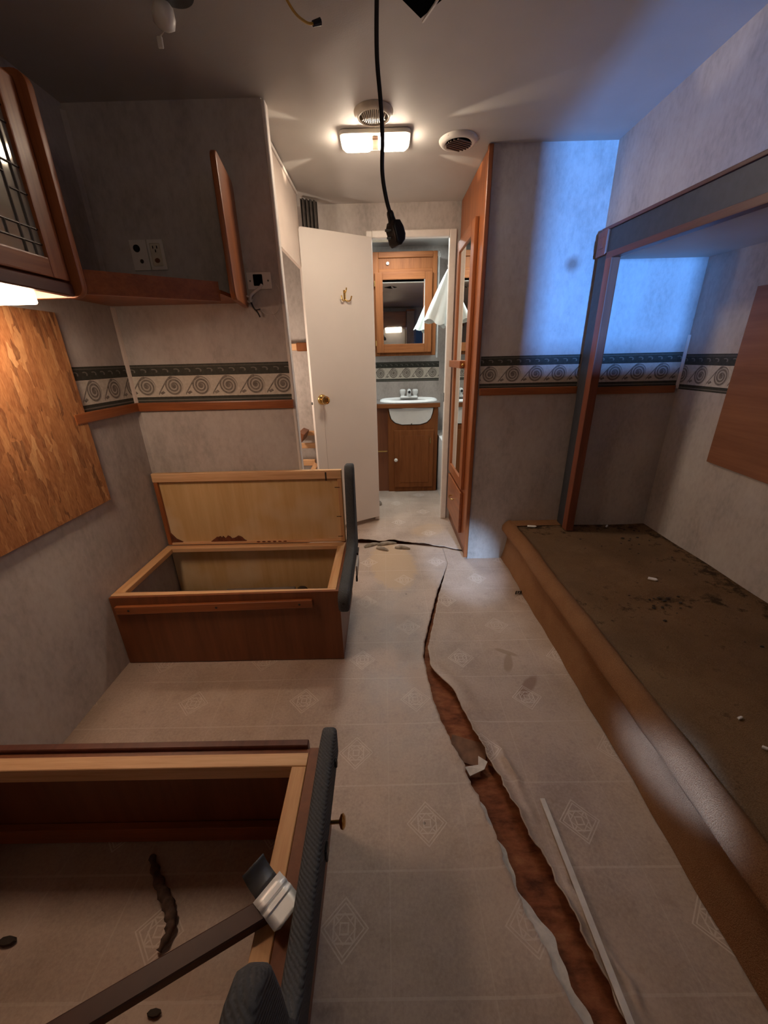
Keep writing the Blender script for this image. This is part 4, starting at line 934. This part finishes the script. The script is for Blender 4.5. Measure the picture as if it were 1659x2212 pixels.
# padded end of the bench, L profile
def bench_end(y_front, y_rise, y_back, top, sgn=1, z0=0.285, seat=0.362, r=0.02):
    """outline in y,z; sgn=1: tall part away from the camera"""
    P = [(y_front+sgn*0.004, z0), (y_front, z0+0.03), (y_front-sgn*0.004, seat-0.03), (y_front+sgn*0.012, seat-0.006), (y_front+sgn*0.045, seat), (y_rise-sgn*0.10, seat+0.004), (y_rise-sgn*0.045, seat+0.025), (y_rise-sgn*0.012, seat+0.075)]
    P += [(y_rise+sgn*0.010, (seat+top)/2+0.03), (y_rise+sgn*0.022, top-0.05), (y_rise+sgn*0.034, top-0.012), (y_rise+sgn*0.055, top), (y_back-sgn*0.012, top-0.004), (y_back, top-0.03), (y_back, z0)]
    return P
bm = BM(); prism(bm, bench_end(1.185, 1.63, 1.735, 0.712), 'x', -0.184, -0.142, 0.014, 4); pad = obj('end_pad', bm, M['fabric'], b1, 50, label='grey upholstered L-shaped end pad')
bm = BM()
for y, z in ((1.195, 0.325),): lathe(bm, [(0, 0), (0.006, 0), (0.004, 0.002), (0, 0.002)], (-0.163, y-0.012, z), (0, -1, 0.3), 8)
obj('tack', bm, M['black'], pad)
bm = BM(); box(bm, -0.141, -0.133, 1.50, 1.62, 0.245, 0.298, 0.003); st = obj('strap_bracket', bm, M['felt'], b1)
bm = BM(); box(bm, -0.1415, -0.134, 1.60, 1.66, 0.30, 0.312, 0.001); obj('pin', bm, M['debris'], st); bm = BM(); box(bm, -0.1415, -0.134, 1.49, 1.505, 0.225, 0.25, 0.001); obj('pin', bm, M['debris'], st)
bm = BM(); box(bm, -0.80, -0.46, 1.628, 1.658, 0.0745, 0.100, 0.003); rot(bm, (-0.6, 1.64, 0.02), 0.03); tag(obj('weathered_stick', bm, plain('grey_weathered_wood', (0.26, 0.22, 0.19)), None), 'grey weathered slat lying inside the rear dinette box', 'slat')
bm = BM(); tube(bm, spline([(-0.445, 1.642, 0.090), (-0.42, 1.645, 0.094), (-0.40, 1.64, 0.088)], 4), [0.012, 0.014, 0.016, 0.015, 0.014, 0.014, 0.012, 0.01, 0.006], 8); tag(obj('debris_lump', bm, M['debris'], None, 60), 'dark lump of debris at the end of the grey slat', 'debris')

# ------------------------------------------------------------------ front dinette box (near, lower left)
b2 = thing('dinette_box', 'near open dinette box with pine top rails, lower left', 'bench', (-0.63, 0.37, 0))
CX0, CX1, CY0, CY1, CT = XL+0.006, -0.192, 0.10, 0.632, 0.300
bm = BM(); box(bm, CX0, CX1, CY1, CY1+0.012, 0.004, CT-0.004); obj('rear_panel', bm, M['panel_brown'], b2)
bm = BM(); box(bm, CX1, CX1+0.030, CY0, CY1+0.012, 0.004, CT, 0.001); obj('side_panel', bm, M['panel_brown'], b2)
bm = BM(); box(bm, CX0, CX1, CY0-0.012, CY0, 0.004, CT-0.004); obj('front_panel', bm, M['panel_brown'], b2)
bm = BM(); box(bm, CX0, CX1-0.001, CY1-0.032, CY1-0.0005, CT-0.040, CT, 0.0015); obj('rear_rail', bm, M['pine_x'], b2)
bm = BM(); box(bm, CX1-0.034, CX1-0.001, CY0+0.033, CY1-0.033, CT-0.022, CT, 0.0015); obj('right_rail', bm, M['pine_y'], b2)
bm = BM(); box(bm, CX0, CX0+0.036, CY0+0.033, CY1-0.033, CT-0.022, CT, 0.0015); obj('left_rail', bm, M['pine_y'], b2)
bm = BM(); box(bm, CX0, CX1-0.001, CY0+0.0005, CY0+0.032, CT-0.036, CT, 0.0015); obj('front_rail', bm, M['pine_x'], b2)
bm = BM(); box(bm, CX0, CX1-0.03, CY1-0.018, CY1-0.0005, 0.004, 0.055, 0.001); obj('lower_cleat', bm, M['oak_x'], b2)
bm = BM(); box(bm, CX0, CX1-0.005, CY1+0.0125, CY1+0.030, CT-0.030, CT+0.006, 0.002); obj('ledger_strip', bm, M['red_trim'], b2)
bm = BM(); prism(bm, [(0.663, 0.262), (0.667, 0.30), (0.668, 0.335), (0.655, 0.352), (0.62, 0.357), (0.30, 0.350), (0.245, 0.352), (0.222, 0.366), (0.212, 0.41), (0.209, 0.50), (0.203, 0.565), (0.190, 0.592), (0.165, 0.606), (0.10, 0.61), (0.06, 0.60), (0.05, 0.57), (0.05, 0.262)], 'x', -0.161, -0.128, 0.012, 4); pad2 = obj('end_pad', bm, M['fabric'], b2, 50, label='dark grey upholstered L-shaped end pad')
bm = BM(); lathe(bm, [(0.004, 0), (0.004, 0.046), (0.013, 0.050), (0.015, 0.055), (0.010, 0.059), (0, 0.060)], (-0.161, 0.525, 0.225), (1, 0, 0.1), 16); obj('knob', bm, M['brass'], b2, 50)
bm = BM(); box(bm, -0.1275, -0.123, 0.43, 0.452, 0.275, 0.305, 0.002); obj('catch_plate', bm, M['black'], b2)
bm = BM(); box(bm, -0.1275, -0.122, 0.592, 0.606, 0.30, 0.32, 0.002); obj('catch_plate', bm, M['black'], b2)
# loose brown board with a steel bracket lying across the near box
a = Vector((-0.200, 0.356, CT+0.012)); e = Vector((-0.71, 0.100, CT+0.012)); d = (e-a).normalized(); nn = Vector((-d.y, d.x, 0))
pb = thing('loose_board', 'loose dark brown board with a steel bracket lying across the near dinette box', 'board', (-0.45, 0.21, CT))
bm = BM(); t = BM(); L = (e-a).length; box(t, 0, L, -0.015, 0.015, -0.011, 0.009, 0.002)
mt = Matrix(((d.x, nn.x, 0, a.x), (d.y, nn.y, 0, a.y), (d.z, 0, 1, a.z), (0, 0, 0, 1))); add(bm, t, mt); obj('board', bm, plain('dark_stained_board', (0.055, 0.018, 0.010), 0.45), pb)
ba = Vector((-0.193, 0.356, CT+0.0125)); bd = Vector((0.62, 0.78, 0)).normalized(); bn = Vector((bd.y, -bd.x, 0))
mb = Matrix(((bd.x, bn.x, 0, ba.x), (bd.y, bn.y, 0, ba.y), (0, 0, 1, ba.z), (0, 0, 0, 1)))
bm = BM(); t = BM()
prof = [(-0.030, 0.010), (-0.018, 0.010), (-0.0165, 0.0125), (-0.011, 0.0125), (-0.009, 0.009), (-0.004, 0.009), (-0.002, 0.0125), (0.003, 0.0125), (0.005, 0.010), (0.026, 0.010), (0.031, 0.010)]
rws = []
for q, z in prof:
    hw = 0.027 if q < 0.028 else 0.019
    rws.append([t.verts.new((s*hw, q, z)) for s in (-1, -0.5, 0, 0.5, 1)])
for r0, r1 in zip(rws, rws[1:]):
    for i in range(4): t.faces.new((r0[i], r0[i+1], r1[i+1], r1[i]))
bmesh.ops.recalc_face_normals(t, faces=t.faces)
if sum(f.normal.z for f in t.faces) < 0: bmesh.ops.reverse_faces(t, faces=t.faces)
add(bm, t, mb); br = obj('bracket', bm, plain('zinc_plate', (0.86, 0.87, 0.86), 0.42, 0.35, var=0.06), pb, 40); sd = br.modifiers.new('thickness', 'SOLIDIFY'); sd.thickness = 0.0015
bm = BM()
for sx, q in ((-0.015, 0.017), (0.015, 0.017), (-0.018, -0.025), (0.018, -0.025)):
    bm = BM(); c = mb @ Vector((sx, q, 0.0104)); lathe(bm, [(0, 0), (0.0022, 0), (0.0020, 0.0006), (0, 0.0006)], c, n=8); obj('screw_hole', bm, M['hole'], br)
bm = BM(); t = BM(); rws = []
for k in range(7):
    an = k/6*1.3; q = -0.031-0.034*math.sin(an)/math.sin(1.3)*1.0; z = 0.010+0.026*(1-math.cos(an))
    rws.append([t.verts.new((s*0.021, q, z)) for s in (-1, 0, 1)])
for r0, r1 in zip(rws, rws[1:]):
    for i in range(2): t.faces.new((r0[i], r0[i+1], r1[i+1], r1[i]))
add(bm, t, mb); o = obj('bracket_leaf', bm, M['dark_steel'], br, 60); sd = o.modifiers.new('thickness', 'SOLIDIFY'); sd.thickness = 0.0015
# debris on the floor inside the near box
bm = BM(); pts = spline([(-0.603, 0.580, 0.010), (-0.578, 0.550, 0.012), (-0.545, 0.515, 0.013), (-0.515, 0.488, 0.014), (-0.495, 0.462, 0.013), (-0.488, 0.438, 0.012), (-0.496, 0.412, 0.008)], 5)
tube(bm, pts, [0.006+0.006*math.sin(PI*i/(len(pts)-1))+0.0025*math.sin(i*1.7) for i in range(len(pts))], 8); tag(obj('torn_strip', bm, plain('brown_rag', (0.10, 0.062, 0.045), 0.9, var=0.35, scale=80), None, 60), 'dark brown torn strip lying on the floor inside the near box', 'debris')
for i, (x, y, s, lb) in enumerate(((-0.835, 0.432, 0.016, 'dark crumb on the floor at the left edge inside the near box'), (-0.462, 0.331, 0.011, 'dark crumb below the loose board inside the near box'))):
    bm = BM(); lathe(bm, [(0, 0), (s, 0.001), (s*0.8, s*0.4), (0, s*0.55)], (x, y, 0.003), n=8, sx=1.3, sy=0.6); tag(obj('crumb', bm, M['debris'], None, 40), lb, 'debris')

# ------------------------------------------------------------------ things on the floor
bm = BM(); box(bm, 0.412, 0.426, 0.20, 0.70, 0.006, 0.0105, 0.001)
for v in bm.verts: v.co.x += (v.co.y-0.45)*-0.015; v.co.z += (0.7-v.co.y)*0.05
tag(obj('plastic_strip', bm, plain('pale_strip', (0.62, 0.57, 0.52), 0.5), None), 'long thin pale strip lying on the vinyl right of the tear', 'strip')
bm = BM(); t = [(0.221, 0.800), (0.262, 0.803), (0.268, 0.830), (0.290, 0.806), (0.276, 0.786), (0.231, 0.772)]
prism(bm, t, 'z', -0.004, -0.0015)
for v in bm.verts: v.co.z += 0.012*max(0, (v.co.x-0.25)/0.04)
tag(obj('vinyl_scrap', bm, M['felt'], None), 'pale folded vinyl scrap across the long floor tear', 'scrap')
bm = BM(); box(bm, 0.185, 0.30, 0.82, 0.905, -0.0195, -0.0165, 0.001); rot(bm, (0.24, 0.86, 0), -0.35); tag(obj('backing_piece', bm, plain('brown_backing', (0.21, 0.105, 0.06), 0.85, var=0.25), None), 'brown flap of floor backing inside the long tear above the pale scrap', 'flap')
# torn paper layer along the left side of the near tear
bm = BM(); rows = []
for j in range(60):
    y = 0.2+0.52*j/59; xe = interp(TL, y); wdt = 0.026+0.040*max(0, 0.55-y)+0.008*math.sin(y*19)+0.006*math.sin(y*47)
    wdt *= min(1, (0.74-y)/0.08)
    rows.append([bm.verts.new((xe-0.008+wdt*t+0.003*math.sin(y*120)*t, y, 0.001-0.006*t+0.005*math.sin(y*30+t*3)*t)) for t in (0, .33, .66, 1)])
for r0, r1 in zip(rows, rows[1:]):
    for i in range(3): bm.faces.new((r0[i], r0[i+1], r1[i+1], r1[i]))
o = obj('torn_backing', bm, M['felt'], floor, 60)
bm = BM()
for (x, y, a_, l) in ((-0.10, 2.285, 0.5, 0.11), (-0.03, 2.225, -0.5, 0.09), (0.10, 2.235, -0.2, 0.10), (0.0, 2.30, 0.2, 0.13)):
    dx, dy = math.cos(a_)*l/2, math.sin(a_)*l/2
    tube(bm, spline([(x-dx, y-dy, 0.006), (x, y, 0.012), (x+dx, y+dy, 0.005)], 5), [0.006, 0.009, 0.012, 0.014, 0.013, 0.012, 0.012, 0.010, 0.009, 0.007, 0.004], 6, 0.4)
o = obj('torn_shreds', bm, plain('dirty_shreds', (0.30, 0.24, 0.18), 0.9, var=0.4), floor, 60); o['kind'] = 'stuff'
def chip(name, x, y, z, l, wd_, ang, mat, label, cat, th=0.006):
    bm = BM(); prism(bm, [(-l/2, -wd_/2), (l*0.3, -wd_/2*0.8), (l/2, 0), (l*0.35, wd_/2), (-l*0.45, wd_/2*0.7)], 'z', 0, th, 0.0012, 1)
    bmesh.ops.transform(bm, matrix=Matrix.Translation((x, y, z)) @ Matrix.Rotation(ang, 4, 'Z'), verts=bm.verts)
    return tag(obj(name, bm, mat), label, cat)
chip('plastic_chip', 0.822, 2.0, ZP+0.003, 0.052, 0.022, -0.25, M['chip'], 'white chip on the carpet at the far left corner of the platform', 'chip')
chip('plastic_chip', 1.236, 1.985, ZP+0.002, 0.030, 0.010, 0.8, M['chip'], 'tiny white chip on the carpet against the alcove rear wall', 'chip')
chip('plastic_chip', 1.135, 1.43, ZP+0.002, 0.036, 0.022, -0.6, M['chip'], 'white chip in the middle of the carpeted platform', 'chip')
chip('plastic_chip', 0.927, 0.748, ZP+0.001, 0.016, 0.007, 0.2, M['chip'], 'tiny pale chip on the near part of the carpet', 'chip')
chip('plastic_chip', 0.915, 0.663, ZP+0.001, 0.012, 0.009, -0.8, M['chip'], 'small white chip on the carpet at the right edge of the photo', 'chip')
random.seed(21); bm = BM()
for k in range(60):
    if k < 36: x = random.gauss(1.27, 0.11); y = random.uniform(1.5, 1.97); x = min(x, XA-0.02)
    elif k < 50: x = random.uniform(0.95, 1.2); y = random.gauss(1.29, 0.04)
    else: x = random.uniform(0.85, 1.4); y = random.uniform(0.7, 1.9)
    s = random.uniform(0.003, 0.008)
    lathe(bm, [(0, 0), (s, 0.001), (s*0.7, s*0.5), (0, s*0.6)], (x, y, ZP+0.001), n=6, sx=random.uniform(0.6, 1.6), sy=random.uniform(0.5, 1.0))
o = obj('carpet_dirt', bm, M['debris']); o['kind'] = 'stuff'; tag(o, 'loose dark dirt crumbs scattered over the carpeted platform', 'dirt')
bm = BM()
for k in range(7): tube(bm, spline([(0.655+0.006*k, 1.69+0.004*(k % 3), 0.006), (0.66+0.006*k, 1.70+0.006*(k % 2), 0.014), (0.668+0.004*k, 1.715, 0.006)], 3), 0.0022, 5)
o = obj('carpet_fluff', bm, M['debris'], None, 60); o['kind'] = 'stuff'; tag(o, 'tuft of dark fluff at the foot of the carpeted step', 'fluff')

# ------------------------------------------------------------------ kitchen behind the camera (seen in the washroom mirror)
kc = thing('kitchen_cupboard', 'reddish overhead kitchen cupboard reflected in the medicine cabinet mirror', 'cabinet', (0.2, -0.80, 1.64))
bm = BM(); box(bm, -0.55, 0.43, YN+0.001, -0.72, 1.64, 1.90, 0.002); obj('carcass', bm, M['oak_x'], kc)
for x0, x1 in ((-0.53, -0.06), (-0.04, 0.41)):
    bm = BM(); box(bm, x0, x1, -0.719, -0.70, 1.655, 1.885, 0.004); d_ = obj('cabinet_door', bm, M['oak_x'], kc)
    bm = BM(); lathe(bm, [(0.004, 0), (0.004, 0.01), (0.011, 0.014), (0, 0.02)], (x0+0.04, -0.70, 1.69), (0, 1, 0), 12); obj('knob', bm, M['brass'], d_)
tp = thing('pantry_panel', 'tall grey pantry cupboard reflected in the medicine cabinet mirror', 'cabinet', (0.51, -0.80, 0))
bm = BM(); box(bm, 0.44, 0.575, YN+0.001, -0.70, 0.001, 1.90, 0.003); obj('carcass', bm, plain('mauve_panel', (0.32, 0.26, 0.24)), tp)
bm = BM(); box(bm, 0.434, 0.578, YN+0.001, -0.69, 1.90, 1.93, 0.004); obj('crown', bm, M['oak_x'], tp)
bm = BM(); box(bm, -0.55, 0.42, YN+0.001, YN+0.012, 0.92, 1.63); tag(obj('splash_panel', bm, M['white_wall']), 'white kitchen splash panel under the reflected cupboard', 'panel')
kl = bpy.data.objects.get('kitchen_lamp')
bm = BM(); box(bm, 0.05, 0.35, -0.84, -0.76, 1.615, 1.639, 0.006); tag(obj('kitchen_light', bm, emit('kitchen_lens', (1.0, 0.80, 0.6), 4)), 'lit lamp under the kitchen cupboard reflected in the mirror', 'lamp')
